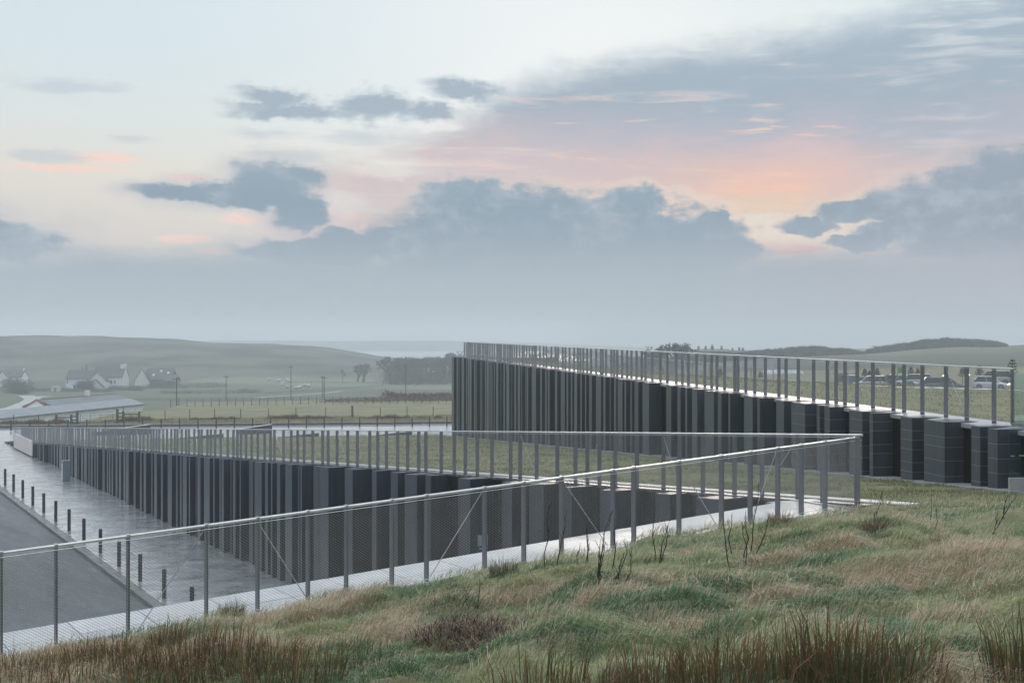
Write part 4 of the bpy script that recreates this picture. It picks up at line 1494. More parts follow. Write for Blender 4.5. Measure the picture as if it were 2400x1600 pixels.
wx = np.cos(-0.25 + swirl * .5) * .8 + mgx * 1.1 * (mh > .03); wy = np.sin(-0.25 + swirl * .5) * .8 + mgy * 1.1 * (mh > .03)
ang = np.arctan2(wy, wx) + RNG.normal(0, .55, n)
bend = np.clip(RNG.normal(1.0, .28, n), .2, 1.5)
W_ = (0.0032 + 0.0009 * dist / 10) * RNG.uniform(.7, 1.5, n)
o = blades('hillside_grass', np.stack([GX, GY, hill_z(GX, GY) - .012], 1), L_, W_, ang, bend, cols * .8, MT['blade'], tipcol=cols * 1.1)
tag(o, 'long windswept tussocky grass, green and straw, covering the slope', 'grass', kind='stuff')

nl = 12000
tl, sl_ = RNG.uniform(-6, 22, nl), RNG.uniform(0.1, 13, nl)
LX = -5.78 + tl * u1[0] + sl_ * u1[1]; LY = 13.49 + tl * u1[1] - sl_ * u1[0]
kq = (LY > 3.2) & ((LX < 5.9) | ((20.7 - 0.62 * (LX - 6.2) - LY) > .1)) & (np.abs(LX / np.maximum(LY, .5)) < .6)
LX, LY = LX[kq], LY[kq]
nl = len(LX)
cl_ = np.where(RNG.random(nl)[:, None] < .6, np.array([.50, .40, .30]), np.array([.12, .20, .09])) * RNG.uniform(.6, 1.25, nl)[:, None]
o = blades('fallen_stalks', np.stack([LX, LY, hill_z(LX, LY) + RNG.uniform(.0, .09, nl)], 1), RNG.uniform(.06, .20, nl), RNG.uniform(.003, .006, nl), RNG.uniform(0, 6.28, nl),
           np.clip(RNG.normal(1.35, .25, nl), .6, 1.75), cl_, MT['blade'])
tag(o, 'flattened dead stalks and broad leaves lying in the slope grass', 'grass', kind='stuff')

# lawn and roof: short turf
def turf(name, label, X, Y, Z, dist, base=(0.235, 0.255, 0.14), base2=(0.43, 0.41, 0.26), hgt=.06):
    n = len(X)
    g = fbm(X * .8, Y * .8, 5, 4)
    w = sm(g + RNG.normal(0, .06, n), .38, .64)[:, None]
    c = (np.array(base)[None] * (1 - w) + np.array(base2)[None] * w) * RNG.uniform(.7, 1.3, n)[:, None]
    tuf = sm(fbm(X * 2.1, Y * 2.1, 15, 2), .5, .75)
    L = hgt * (0.6 + 1.3 * tuf) * RNG.uniform(.6, 1.3, n)
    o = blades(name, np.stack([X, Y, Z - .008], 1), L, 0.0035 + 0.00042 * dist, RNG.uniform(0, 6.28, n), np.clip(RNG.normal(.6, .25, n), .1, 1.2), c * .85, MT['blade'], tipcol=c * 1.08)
    tag(o, label, 'grass', kind='stuff')


NT = 145000
Yt = 18.0 + 87 * RNG.random(NT) ** 2.2
xl = np.where(Yt < 20.9, 6.4, 6.0 - 0.594 * (Yt - 20.6) + 0.5)
xr = 10.48 - 0.2017 * (Yt - 26.09) - 1.15 + 6.0 * sm(24 - Yt, 0, 3)
Xt = xl + (xr - xl) * RNG.random(NT)
turf('lawn_grass', 'short olive turf on the lawn between the two walls', Xt, Yt, lawn_z(Xt, Yt), Yt)
NT = 100000
av, sv = RNG.random(NT), RNG.random(NT) ** 1.1
ai, si = av * (na - 1), sv * (ns - 1)
def bil(G):
    i0, j0 = np.floor(ai).astype(int), np.floor(si).astype(int)
    i1, j1 = np.minimum(i0 + 1, na - 1), np.minimum(j0 + 1, ns - 1)
    fa, fs = ai - i0, si - j0
    return (G[i0, j0] * (1 - fa) + G[i1, j0] * fa) * (1 - fs) + (G[i0, j1] * (1 - fa) + G[i1, j1] * fa) * fs
Xr_, Yr_, Zr_ = bil(RX), bil(RY), bil(RZ)
kp = (np.abs(Xr_ / Yr_) < .5)
turf('roof_grass', 'short olive turf on the sloping roof of the building', Xr_[kp], Yr_[kp], Zr_[kp], Yr_[kp], hgt=.075)
# rough verge beyond the far road and a field edge of dead stalks
NV = 38000
Xv = RNG.uniform(-75, 12, NV)
Yv = FR(Xv, 5.75) + RNG.uniform(0, 16, NV)
gv_ = fbm(Xv * .25, Yv * .4, 44, 3)
cv = np.where((gv_ + RNG.normal(0, .08, NV) > .5)[:, None], np.array([.30, .25, .16]), np.array([.15, .165, .075])) * RNG.uniform(.7, 1.2, NV)[:, None]
o = blades('verge_grass', np.stack([Xv, Yv, country_z(Xv, Yv) - .03], 1), (0.12 + 0.25 * sm(gv_, .45, .7)) * RNG.uniform(.5, 1.3, NV), np.full(NV, .035), RNG.uniform(0, 6.28, NV),
           np.clip(RNG.normal(.6, .3, NV), .1, 1.2), cv, MT['blade'])
tag(o, 'rough dry grass on the verge behind the far road', 'grass', kind='stuff')
NV = 26000
cx = RNG.uniform(-58, 6, NV)
cl = fbm(cx * .35, 0 * cx + 2, 19, 3)
kp = RNG.random(NV) < sm(cl, .36, .62)
cx = cx[kp]
NV = len(cx)
yy = 138.5 + cx * .05 + RNG.normal(0, .5, NV)
ht = (0.15 + 0.75 * sm(fbm(cx * .35, 0 * cx + 2, 19, 3), .42, .75)) * RNG.uniform(.3, 1.2, NV)
cv = np.array([.17, .13, .105])[None] * RNG.uniform(.6, 1.3, NV)[:, None]
o = blades('dead_stalks', np.stack([cx, yy, country_z(cx, yy) - .03], 1), ht, np.full(NV, .03), RNG.uniform(0, 6.28, NV), np.clip(RNG.normal(.5, .3, NV), .05, 1.1), cv, MT['blade'])
tag(o, 'brown dead stalks and brambles along the foot of the wire fence', 'undergrowth', kind='stuff')

# ------------------------------------------------------------------ rushes
RUSH_B = np.array([0.10, 0.11, 0.05]); RUSH_M = np.array([0.24, 0.12, 0.06]); RUSH_T = np.array([0.40, 0.19, 0.095])


def rush(px, py, hgt, rad, n0, label, group='clumps of brown rush in the rough grass'):
    x, y, z = hit(px, py)
    n = int(n0 * .5)
    e_r = rad * RNG.uniform(.75, 1.15)
    hgt = hgt * RNG.uniform(.7, 1.08)
    a = RNG.uniform(0, 6.28, n)
    r = e_r * np.sqrt(RNG.random(n))
    X, Y = r * np.cos(a) * 1.25, r * np.sin(a)
    Z = hill_z(x + X, y + Y) - z - .03
    H = hgt * RNG.uniform(.45, 1.12, n)
    green = (RNG.random(n) < .36)[:, None]
    base = np.where(green, RUSH_B, RUSH_B * .9) * RNG.uniform(.6, 1.2, n)[:, None]
    tip = np.where(green, np.array([0.11, 0.105, 0.045]), np.where(RNG.random(n)[:, None] < .6, RUSH_M, RUSH_T)) * RNG.uniform(.65, 1.25, n)[:, None]
    out = a + RNG.normal(0, .5, n)
    o = blades('rush_clump', np.stack([X, Y, Z], 1), H, np.full(n, .0062) * RNG.uniform(.7, 1.3, n), out, np.clip(np.abs(RNG.normal(.16, .14, n)) + .2 * r / e_r, .02, .7), base, MT['rush'], tipcol=tip)
    o.location = (x, y, z)
    tag(o, label, 'rushes', group)
    return o


RL = 'clump of upright brown rushes growing in the rough foreground grass'
rush(390, 1520, .34, .16, 420, 'tallest dark rush clump rising in front of the pale path by the near balustrade')
for (px, py, h_, r_, n_) in [(40, 1585, .34, .22, 300), (130, 1570, .36, .25, 360), (235, 1560, .38, .25, 420), (330, 1575, .36, .22, 380), (480, 1570, .36, .26, 400),
                             (580, 1590, .36, .25, 380), (690, 1590, .38, .24, 360), (430, 1545, .32, .18, 260), (290, 1545, .34, .2, 300), (180, 1600, .34, .25, 300),
                             (770, 1560, .26, .2, 160), (540, 1530, .24, .2, 150), (660, 1530, .24, .18, 140), (850, 1545, .22, .2, 120), (620, 1640, .36, .3, 340), (340, 1640, .36, .3, 340), (60, 1650, .36, .3, 300)]:
    rush(px, py, h_, r_, n_, RL)
RR = 'clump of reddish brown rushes at the right of the slope among green tussocks'
for (px, py, h_, r_, n_) in [(1260, 1640, .34, .22, 240), (1420, 1650, .38, .22, 300), (1520, 1640, .38, .2, 300), (1640, 1630, .40, .22, 380), (1700, 1600, .34, .2, 300), (1820, 1610, .42, .22, 420),
                             (1930, 1590, .40, .22, 440), (2010, 1620, .40, .2, 360), (2100, 1560, .36, .16, 330), (2060, 1650, .36, .22, 280), (1760, 1660, .4, .22, 320),
                             (2395, 1600, .40, .18, 360), (2330, 1650, .36, .2, 240), (1330, 1660, .34, .2, 220)]:
    rush(px, py, h_, r_, n_, RR)

# ------------------------------------------------------------------ bare saplings
def sapling(stems, label, rad=.0065):
    x0, y0, z0 = hit(*stems[0][0])
    e = empty('sapling', (x0, y0, z0))
    tag(e, label, 'sapling', 'bare saplings on the slope')
    for (b, tpx) in stems:
        bx_, by_, bz_ = hit(*b)
        tx, ty, tz = at(tpx[0], tpx[1], by_ + RNG.uniform(-.1, .1))
        B, T = Vector((bx_ - x0, by_ - y0, bz_ - z0 - .05)), Vector((tx - x0, ty - y0, tz - z0))
        mid = (B + T) * .5 + Vector((RNG.normal(0, .02), RNG.normal(0, .02), 0))
        q1 = B.lerp(mid, .5) + Vector((RNG.normal(0, .012), 0, 0)); q2 = mid.lerp(T, .5) + Vector((RNG.normal(0, .012), 0, 0))
        m_ = MB().tube([B, q1, mid, q2, T], [rad, rad * .85, rad * .7, rad * .5, rad * .25], 5)
        Ls = (T - B).length
        for k in range(int(3 + Ls * 7)):
            f = RNG.uniform(.35, .95)
            P = B.lerp(mid, f * 2) if f < .5 else mid.lerp(T, f * 2 - 1)
            aa_ = RNG.uniform(0, 6.28)
            d = Vector((math.cos(aa_) * .5, math.sin(aa_) * .5, 1)).normalized() * RNG.uniform(.02, .09)
            m_.tube([P, P + d * .6, P + d], [rad * .4, rad * .35, rad * .15], 3)
        m_.obj('stem', MT['twig'], e)


sapling([((1277, 1328), (1287, 1180)), ((1303, 1328), (1328, 1195))], 'pair of thin bare stems rising before the mesh near the dark wall')
sapling([((1371, 1332), (1373, 1232)), ((1362, 1325), (1360, 1270)), ((1376, 1334), (1380, 1225))], 'short tuft of three dark bare stems by the path edge')
sapling([((1395, 1384), (1408, 1262)), ((1394, 1376), (1432, 1200)), ((1400, 1382), (1418, 1272)), ((1398, 1376), (1404, 1290))], 'tallest multi stemmed bare sapling crossing the mesh, leaning right')
sapling([((1429, 1346), (1440, 1215)), ((1444, 1375), (1462, 1295)), ((1448, 1370), (1470, 1268)), ((1459, 1380), (1480, 1290))], 'loose group of slim bare stems just right of the tallest sapling')
sapling([((1534, 1317), (1536, 1186)), ((1541, 1322), (1570, 1218)), ((1548, 1318), (1564, 1230)), ((1553, 1320), (1551, 1290))], 'bare sapling with forked twigs against the pale path')
sapling([((1711, 1329), (1694, 1204)), ((1719, 1306), (1716, 1202)), ((1742, 1328), (1740, 1222)), ((1744, 1320), (1748, 1196)), ((1757, 1304), (1778, 1128)), ((1765, 1312), (1802, 1204))],
        'spreading fan of six dark bare stems in front of the balustrade')
sapling([((2050, 1236), (2069, 1148)), ((2046, 1232), (2056, 1190))], 'lone thin bare stem beyond the balustrade corner post', .005)
sapling([((2180, 1214), (2181, 1130))], 'straight single thin stem standing in the lawn edge', .004)
sapling([((2189, 1250), (2196, 1184))], 'short single thin stem among the straw tussocks', .004)
sapling([((2326, 1243), (2385, 1158)), ((2330, 1238), (2338, 1200)), ((2352, 1205), (2362, 1160))], 'thicker leaning bare branch near the glass screen', .009)
sapling([((1119, 1412), (1124, 1350)), ((1085, 1408), (1090, 1380)), ((1100, 1410), (1096, 1388))], 'small dead stem poking from a grass tussock', .004)

# dead bramble heap
bx0, by0, bz0 = hit(1140, 1505)
n = 1500
a = RNG.uniform(0, 6.28, n)
r = .33 * np.sqrt(RNG.random(n))
X, Y = r * np.cos(a) * 1.5, r * np.sin(a) * .9
Z = hill_z(bx0 + X, by0 + Y) - bz0 + .10 * (1 - (r / .33) ** 2) * RNG.random(n)
c = np.where(RNG.random(n)[:, None] < .65, np.array([.105, .062, .05]), np.array([.30, .22, .17])) * RNG.uniform(.6, 1.3, n)[:, None]
o = blades('bramble_heap', np.stack([X, Y, Z], 1), RNG.uniform(.10, .26, n), np.full(n, .005), RNG.uniform(0, 6.28, n), np.clip(RNG.normal(1.05, .35, n), .2, 1.6), c, MT['rush'])
o.location = (bx0, by0, bz0)
tag(o, 'heap of dead reddish bramble stems lying in the grass', 'brambles')
for (px, py) in ((1830, 1228), (2052, 1248), (1180, 1345), (620, 1425), (545, 1440)):
    x, y, z = hit(px, py)
    n = 260
    a = RNG.uniform(0, 6.28, n); r = .14 * np.sqrt(RNG.random(n))
    X, Y = r * np.cos(a), r * np.sin(a)
    c = (np.array([.22, .15, .10]) if px > 1300 else np.array([.2, .17, .10]))[None] * RNG.uniform(.6, 1.3, n)[:, None]
    o = blades('grass_tussock', np.stack([X, Y, np.full(n, -.03)], 1), RNG.uniform(.12, .3, n), np.full(n, .005), a + RNG.normal(0, .5, n), np.clip(RNG.normal(.55, .3, n), .1, 1.2), c, MT['rush'])
    o.location = (x, y, z)
    tag(o, {1830: 'dark brown pointed tussock against the path by the balustrade corner', 2052: 'reddish dry tussock at the foot of the lone thin stem', 1180: 'rounded tussock overhanging the middle of the path',
            620: 'rounded olive tussock at the path edge near the rushes', 545: 'small drooping tussock at the path edge beside the rushes'}[px], 'tussock', 'separate tussocks on the path edge')

# ================================================================== background
def ground(X, Y):
    return float(country_z(X, Y))


def gpx(px, Y):
    X = (px - 1200) / FPX * Y
    return X, Y, ground(X, Y)


# wire fences with wooden posts
def wire_fence(label, pts, h=1.2, r=.055, wires=4, big=()):
    x0, y0 = pts[0]
    e = empty('wire_fence', (x0, y0, ground(x0, y0)))
    tag(e, label, 'fence')
    org = Vector(e.location)
    tops = []
    for i, (x, y) in enumerate(pts):
        z = ground(x, y)
        rr, hh = (r * 2.6, h * 1.12) if i in big else (r, h * random.uniform(.92, 1.06))
        lean = random.uniform(-.03, .03)
        m_ = MB().tube([Vector((x, y, z - .2)) - org, Vector((x + lean, y, z + hh)) - org], [rr, rr * .9], 6)
        m_.obj('fence_post', MT['wood'], e)
        tops.append((x, y, z))
    for k in range(wires):
        zz = h * (.25 + .7 * k / max(wires - 1, 1))
        m_ = MB().tube([Vector((x, y, z + zz)) - org for x, y, z in tops], .006, 3)
        m_.obj('wire', MT['galv'], e)
    return e


def fpt(px, Y):
    return ((px - 1200) / FPX * Y, Y)


wire_fence('post and wire fence on the verge, from the stile to the building corner',
           [fpt(p, Yv_) for p, Yv_ in ((387, 136), (445, 137), (503, 137.5), (564, 138), (629, 138.6), (694, 139.2), (763, 139.8), (826, 140.4), (891, 141), (954, 141.6), (1015, 142.2), (1080, 143))], big=(7,))
wire_fence('short run of post and wire fence left of the field gate', [fpt(p, Yv_) for p, Yv_ in ((-120, 131), (-40, 131.4), (32, 131.8), (90, 132.2))])
wire_fence('thin grey fence across the middle of the field below the scrub', [fpt(p, 181 + (p - 400) * .01) for p in range(400, 1080, 19)], h=1.25, r=.05, wires=2)
wire_fence('faint line of thin posts on the slope above the white barn', [fpt(p, 176) for p in range(-40, 340, 17)], h=1.1, r=.04, wires=2)

# field gate with its two stout posts, and stiles
gx0, gy0, gz0 = gpx(181, 132.5)
gx1, gy1, gz1 = gpx(275, 133)
e = empty('field_gate', (gx0, gy0, gz0))
tag(e, 'galvanised field gate hung between two stout round topped wooden posts', 'gate')
for (x, y, z) in ((gx0, gy0, gz0), (gx1, gy1, gz1)):
    m_ = MB().tube([(x - gx0, y - gy0, z - gz0 - .3), (x - gx0, y - gy0, z - gz0 + 1.48), (x - gx0, y - gy0, z - gz0 + 1.6)], [.16, .15, .07], 8)
    m_.obj('gate_post', MT['wood'], e, smooth=False)
for k, zz in enumerate((.2, .38, .56, .76, .98, 1.25)):
    m_ = MB().tube([(.2, 0, zz), (gx1 - gx0 - .2, gy1 - gy0, gz1 - gz0 + zz)], .02, 5)
    m_.obj('bar', MT['galv'], e)
for f in (.04, .33, .62, .96):
    X_ = .2 + (gx1 - gx0 - .4) * f
    m_ = MB().tube([(X_, 0, .16), (X_, 0, 1.27)], .022, 5)
    m_.obj('upright', MT['galv'], e)


def stile(pxa, pxb, pxc, Y, label):
    xa, ya, za = gpx(pxa, Y)
    e = empty('stile', (xa, ya, za))
    tag(e, label, 'stile', 'timber stiles beside the field gate')
    xb = (pxb - pxa) / FPX * Y
    xc = (pxc - pxa) / FPX * Y
    for x in (0, xb):
        MB().box(x - .11, x + .11, -.11, .11, -.3, 1.22).obj('stile_post', MT['wood'], e, bevel=.02)
    MB().box(xc - .1, xc + .1, -.1, .1, -.3, 1.1).obj('stile_post', MT['wood'], e, bevel=.02)
    for zz in (.22, .62, 1.02):
        MB().box(min(xb, xc), max(xb, xc), -.05, .05, zz - .06, zz + .06).obj('step', MT['wood'], e)
    MB().box(min(0, xb), max(0, xb), -.06, .02, .84, .96).obj('rail', MT['wood'], e)


stile(132, 167, 181, 132.0, 'timber stile and rail on the barn side of the field gate')
stile(326, 289, 275, 133.5, 'timber stile and rail on the open field side of the field gate')


# ------------------------------------------------------------------ buildings
def gable(mbw, mbr, x0, x1, y0, y1, zb, ze, zr, over=.25, axis='x', th=.18):
    """walls + two roof slopes; ridge along axis"""
    if axis == 'x':
        ym = (y0 + y1) / 2
        i = len(mbw.v)
        mbw.v += [(x0, y0, zb), (x0, y1, zb), (x0, y1, ze), (x0, ym, zr), (x0, y0, ze), (x1, y0, zb), (x1, y1, zb), (x1, y1, ze), (x1, ym, zr), (x1, y0, ze)]
        mbw.f += [(i, i + 1, i + 2, i + 3, i + 4), (i + 5, i + 9, i + 8, i + 7, i + 6), (i, i + 4, i + 9, i + 5), (i + 1, i + 6, i + 7, i + 2)]
        for ya in (y0, y1):
            d = -over if ya == y0 else over
            k = (zr - ze) / abs(ym - ya)
            mbr.hexa([(x0 - over, ya + d, ze - over * k), (x1 + over, ya + d, ze - over * k), (x1 + over, ym, zr), (x0 - over, ym, zr),
                      (x0 - over, ya + d, ze - over * k + th), (x1 + over, ya + d, ze - over * k + th), (x1 + over, ym, zr + th), (x0 - over, ym, zr + th)])
    else:
        xm = (x0 + x1) / 2
        i = len(mbw.v)
        mbw.v += [(x0, y0, zb), (x1, y0, zb), (x1, y0, ze), (xm, y0, zr), (x0, y0, ze), (x0, y1, zb), (x1, y1, zb), (x1, y1, ze), (xm, y1, zr), (x0, y1, ze)]
        mbw.f += [(i, i + 1, i + 2, i + 3, i + 4), (i + 5, i + 9, i + 8, i + 7, i + 6), (i, i + 4, i + 9, i + 5), (i + 1, i + 6, i + 7, i + 2)]
        for xa in (x0, x1):
            d = -over if xa == x0 else over
            k = (zr - ze) / abs(xm - xa)
            mbr.hexa([(xa + d, y0 - over, ze - over * k), (xa + d, y1 + over, ze - over * k), (xm, y1 + over, zr), (xm, y0 - over, zr),
                      (xa + d, y0 - over, ze - over * k + th), (xa + d, y1 + over, ze - over * k + th), (xm, y1 + over, zr + th), (xm, y0 - over, zr + th)])


def window_at(parent, x, z, w, h, y, frame=MT['white_wall'], pane=MT['window']):
    f = MB().box(x - w / 2, x + w / 2, y - .10, y - .02, z, z + h).obj('window', frame, parent)
    MB().box(x - w / 2 + .08, x + w / 2 - .08, y - .115, y - .101, z + .08, z + h - .08).obj('pane', pane, f)
    MB().box(x - .03, x + .03, y - .125, y - .116, z + .08, z + h - .08).obj('glazing_bar', frame, f)


# large white farmhouse: long lower wing, taller block, cross gable
hx_, hy_, _ = gpx(185, 448)
hz_ = -9.2
e = empty('farmhouse', (hx_, hy_, hz_))
tag(e, 'large white farmhouse with slate roofs, cross gable and end chimney', 'house')
s_px = 448 / FPX
X = lambda px: (px - 185) * s_px
w_, r_ = MB(), MB()
gable(w_, r_, X(154), X(217), 0, 8, -1, 3.9, 7.0)
wall = w_.obj('wall', MT['white_wall'], e); roof = r_.obj('roof', MT['slate'], e)
w_, r_ = MB(), MB()
gable(w_, r_, X(217), X(285), .5, 8.5, -1, 4.6, 8.3)
w_.obj('wall', MT['white_wall'], e); roof2 = r_.obj('roof', MT['slate'], e)
w_, r_ = MB(), MB()
gable(w_, r_, X(213), X(257), -3.2, 4, -1, 2.9, 6.4, axis='y', over=.15)
w_.obj('wall', MT['white_wall'], e); r_.obj('roof', MT['slate'], e)
w_, r_ = MB(), MB()
gable(w_, r_, X(214), X(252), -5.2, -3.3, -1, .9, 3.8, axis='y', over=.15)
w_.obj('wall', MT['white_wall'], e); r_.obj('roof', MT['slate'], e)
MB().box(X(275), X(286), 3.6, 5.2, 4, 9.4).obj('chimney', MT['white_wall'], roof2)
MB().box(X(276.5), X(277.5), 4.0, 4.3, 9.4, 10.1).obj('chimney_pot', MT['slate'], roof2)
MB().box(X(193), X(195.5), 3.7, 4.3, 6.6, 9.2).obj('chimney', MT['slate'], roof)
MB().box(X(183), X(184), 3.8, 4.2, 6.6, 8.2).obj('chimney', MT['slate'], roof)
for px in (185, 192):
    window_at(e, X(px), 2.3, .8, .9, 0)
for px in (260, 268):
    window_at(e, X(px), 1.9, .85, 1.5, .5)
window_at(e, X(158), 2.0, .6, 2.0, 0)
window_at(e, X(158), -.3, .6, 1.2, 0)
MB().box(X(172), X(178), -.12, -.01, -.6, 1.5).obj('door', MT['slate'], e)

# cottage half hidden by bushes at the left edge
hx_, hy_, _ = gpx(20, 470)
e = empty('cottage', (hx_, hy_, -8.3))
tag(e, 'small white cottage with front gable half hidden by bushes near the road bend', 'house')
s_px = 470 / FPX
X = lambda px: (px - 20) * s_px
w_, r_ = MB(), MB()
gable(w_, r_, X(-20), X(50), 0, 7, -1, 3.0, 5.5)
w_.obj('wall', MT['white_wall'], e); roof = r_.obj('roof', MT['slate'], e)
w_, r_ = MB(), MB()
gable(w_, r_, X(-3), X(25), -2.2, 3, -1, 2.6, 5.2, axis='y', over=.1)
w_.obj('wall', MT['white_wall'], e); r_.obj('roof', MT['slate'], e)
MB().box(X(46.5), X(49), 3, 4, 5, 6.4).obj('chimney', MT['white_wall'], roof)
window_at(e, X(41), 1.0, .9, 1.4, 0)
window_at(e, X(2), .6, .8, 1.3, -2.2)

# dark roofed house with rooflights
hx_, hy_, _ = gpx(366, 452)
e = empty('chalet_house', (hx_, hy_, -7.4))
tag(e, 'low house with big dark roof, white gable and bright rooflights', 'house')
s_px = 452 / FPX
X = lambda px: (px - 366) * s_px
w_, r_ = MB(), MB()
gable(w_, r_, X(320), X(352), -2, 8, -1, 1.6, 5.9, axis='y', over=.3)
w_.obj('wall', MT['white_wall'], e); r_.obj('roof', MT['slate'], e)
w_, r_ = MB(), MB()
gable(w_, r_, X(340), X(400), 0, 9, -1, 1.8, 5.7)
w_.obj('wall', MT['stone_house'], e); roof = r_.obj('roof', MT['slate'], e)
w_, r_ = MB(), MB()
gable(w_, r_, X(388), X(412), -2, 6, -1, 1.2, 3.2)
w_.obj('wall', MT['stone_house'], e); r_.obj('roof', MT['slate'], e)
kx = (5.7 - 1.8) / 4.5
for (px, f) in ((357, .35), (372, .72), (390, .55)):
    yb = 4.5 * f
    zz = 1.8 + kx * yb + .25
    MB().hexa([(X(px) - .45, yb - .4, zz - .4 * kx), (X(px) + .45, yb - .4, zz - .4 * kx), (X(px) + .45, yb + .4, zz + .4 * kx), (X(px) - .45, yb + .4, zz + .4 * kx),
               (X(px) - .45, yb - .4, zz - .4 * kx + .08), (X(px) + .45, yb - .4, zz - .4 * kx + .08), (X(px) + .45, yb + .4, zz + .4 * kx + .08), (X(px) - .45, yb + .4, zz + .4 * kx + .08)]).obj('rooflight', MT['lamp_off'], roof)

# shed beside the road
hx_, hy_, hzz = gpx(129, 418)
e = empty('garden_shed', (hx_, hy_, hzz))
tag(e, 'small pale shed standing beside the hedge below the farmhouse', 'shed')
w_, r_ = MB(), MB()
gable(w_, r_, -1.4, 1.4, 0, 2.4, -.3, 1.5, 1.9, over=.1, th=.08)
w_.obj('wall', MT['machine_face'], e); r_.obj('roof', MT['galv'], e)
MB().box(-.4, .4, -.06, -.01, 0, 1.3).obj('door', MT['galv'], e)

# long white barn below the verge
A0, B0 = np.array([-79.7, 258.0]), np.array([-93.9, 190.0])
ub = (B0 - A0) / np.linalg.norm(B0 - A0)
LB = Line(A0, ub, (-ub[1], ub[0]))           # n points away from us, to the left
e = empty('long_barn', LB.v(20, 4, -7.6))
tag(e, 'long white barn with pale metal roof and red gable end below the verge', 'barn')
mb = MB()
Ltot = float(np.linalg.norm(B0 - A0))
mb.hexa([LB.v(0, 0, -9), LB.v(Ltot, 0, -9), LB.v(Ltot, 9.5, -9), LB.v(0, 9.5, -9), LB.v(0, 0, -4.95), LB.v(Ltot, 0, -4.95), LB.v(Ltot, 9.5, -4.6), LB.v(0, 9.5, -4.6)])
if (Vector(LB.v(0, 1, 0)) - Vector(LB.v(0, 0, 0))).x > 0:
    LB.n = -LB.n
    mb = MB().hexa([LB.v(0, 0, -9), LB.v(Ltot, 0, -9), LB.v(Ltot, 9.5, -9), LB.v(0, 9.5, -9), LB.v(0, 0, -4.95), LB.v(Ltot, 0, -4.95), LB.v(Ltot, 9.5, -4.6), LB.v(0, 9.5, -4.6)])
rel(mb, e).obj('wall', MT['white_wall'], e)
mb = MB().hexa([LB.v(-.4, -.35, -4.9), LB.v(Ltot, -.35, -4.9), LB.v(Ltot, 3.2, -3.75), LB.v(-.4, 3.2, -3.75), LB.v(-.4, -.35, -4.78), LB.v(Ltot, -.35, -4.78), LB.v(Ltot, 3.2, -3.62), LB.v(-.4, 3.2, -3.62)])
rel(mb, e).obj('lean_to_roof', MT['tin_roof'], e)
mb = MB().hexa([LB.v(-.42, -.4, -4.98), LB.v(Ltot, -.4, -4.98), LB.v(Ltot, -.36, -4.98), LB.v(-.42, -.36, -4.98), LB.v(-.42, -.4, -4.76), LB.v(Ltot, -.4, -4.76), LB.v(Ltot, -.36, -4.76), LB.v(-.42, -.36, -4.76)])
rel(mb, e).obj('gutter', MT['slate'], e)
mb = MB().hexa([LB.v(.5, 3.2, -3.75), LB.v(29, 3.2, -3.75), LB.v(29, 6.2, -2.7), LB.v(.5, 6.2, -2.7), LB.v(.5, 3.2, -3.6), LB.v(29, 3.2, -3.6), LB.v(29, 6.2, -2.55), LB.v(.5, 6.2, -2.55)])
mb.hexa([LB.v(.5, 9.6, -4.0), LB.v(29, 9.6, -4.0), LB.v(29, 6.2, -2.7), LB.v(.5, 6.2, -2.7), LB.v(.5, 9.6, -3.85), LB.v(29, 9.6, -3.85), LB.v(29, 6.2, -2.55), LB.v(.5, 6.2, -2.55)])
mr = rel(mb, e).obj('main_roof', MT['tin_dark'], e)
mb = MB().hexa([LB.v(28.7, 3.4, -4.4), LB.v(29.1, 3.4, -4.4), LB.v(29.1, 9.2, -4.4), LB.v(28.7, 9.2, -4.4), LB.v(28.7, 6.2, -2.6), LB.v(29.1, 6.2, -2.6), LB.v(29.1, 6.3, -2.6), LB.v(28.7, 6.3, -2.6)])
rel(mb, e).obj('gable_end', MT['white_wall'], e)
for (oa, ob) in ((3.3, 6.25), (9.3, 6.25)):
    mb = MB().hexa([LB.v(29.1, oa, -4.45), LB.v(29.35, oa, -4.45), LB.v(29.35, ob, -2.75), LB.v(29.1, ob, -2.75), LB.v(29.1, oa, -4.1), LB.v(29.35, oa, -4.1), LB.v(29.35, ob, -2.4), LB.v(29.1, ob, -2.4)])
    rel(mb, e).obj('bargeboard', MT['red_paint'], e)
mb = MB().hexa([LB.v(.4, 6.0, -2.6), LB.v(29, 6.0, -2.6), LB.v(29, 6.4, -2.6), LB.v(.4, 6.4, -2.6), LB.v(.4, 6.0, -2.48), LB.v(29, 6.0, -2.48), LB.v(29, 6.4, -2.48), LB.v(.4, 6.4, -2.48)])
rel(mb, e).obj('ridge_capping', MT['red_paint'], mr)

mb = MB().hexa([LB.v(11, 5.9, -2.6), LB.v(12, 5.9, -2.6), LB.v(12, 6.6, -2.6), LB.v(11, 6.6, -2.6), LB.v(11, 5.9, -1.4), LB.v(12, 5.9, -1.4), LB.v(12, 6.6, -1.4), LB.v(11, 6.6, -1.4)])
rel(mb, e).obj('chimney', MT['white_wall'], mr)
mb = MB().tube([LB.v(8.2, -.1, -9), LB.v(8.2, -.1, -4.95)], .08, 6)
rel(mb, e).obj('downpipe', MT['slate'], e)

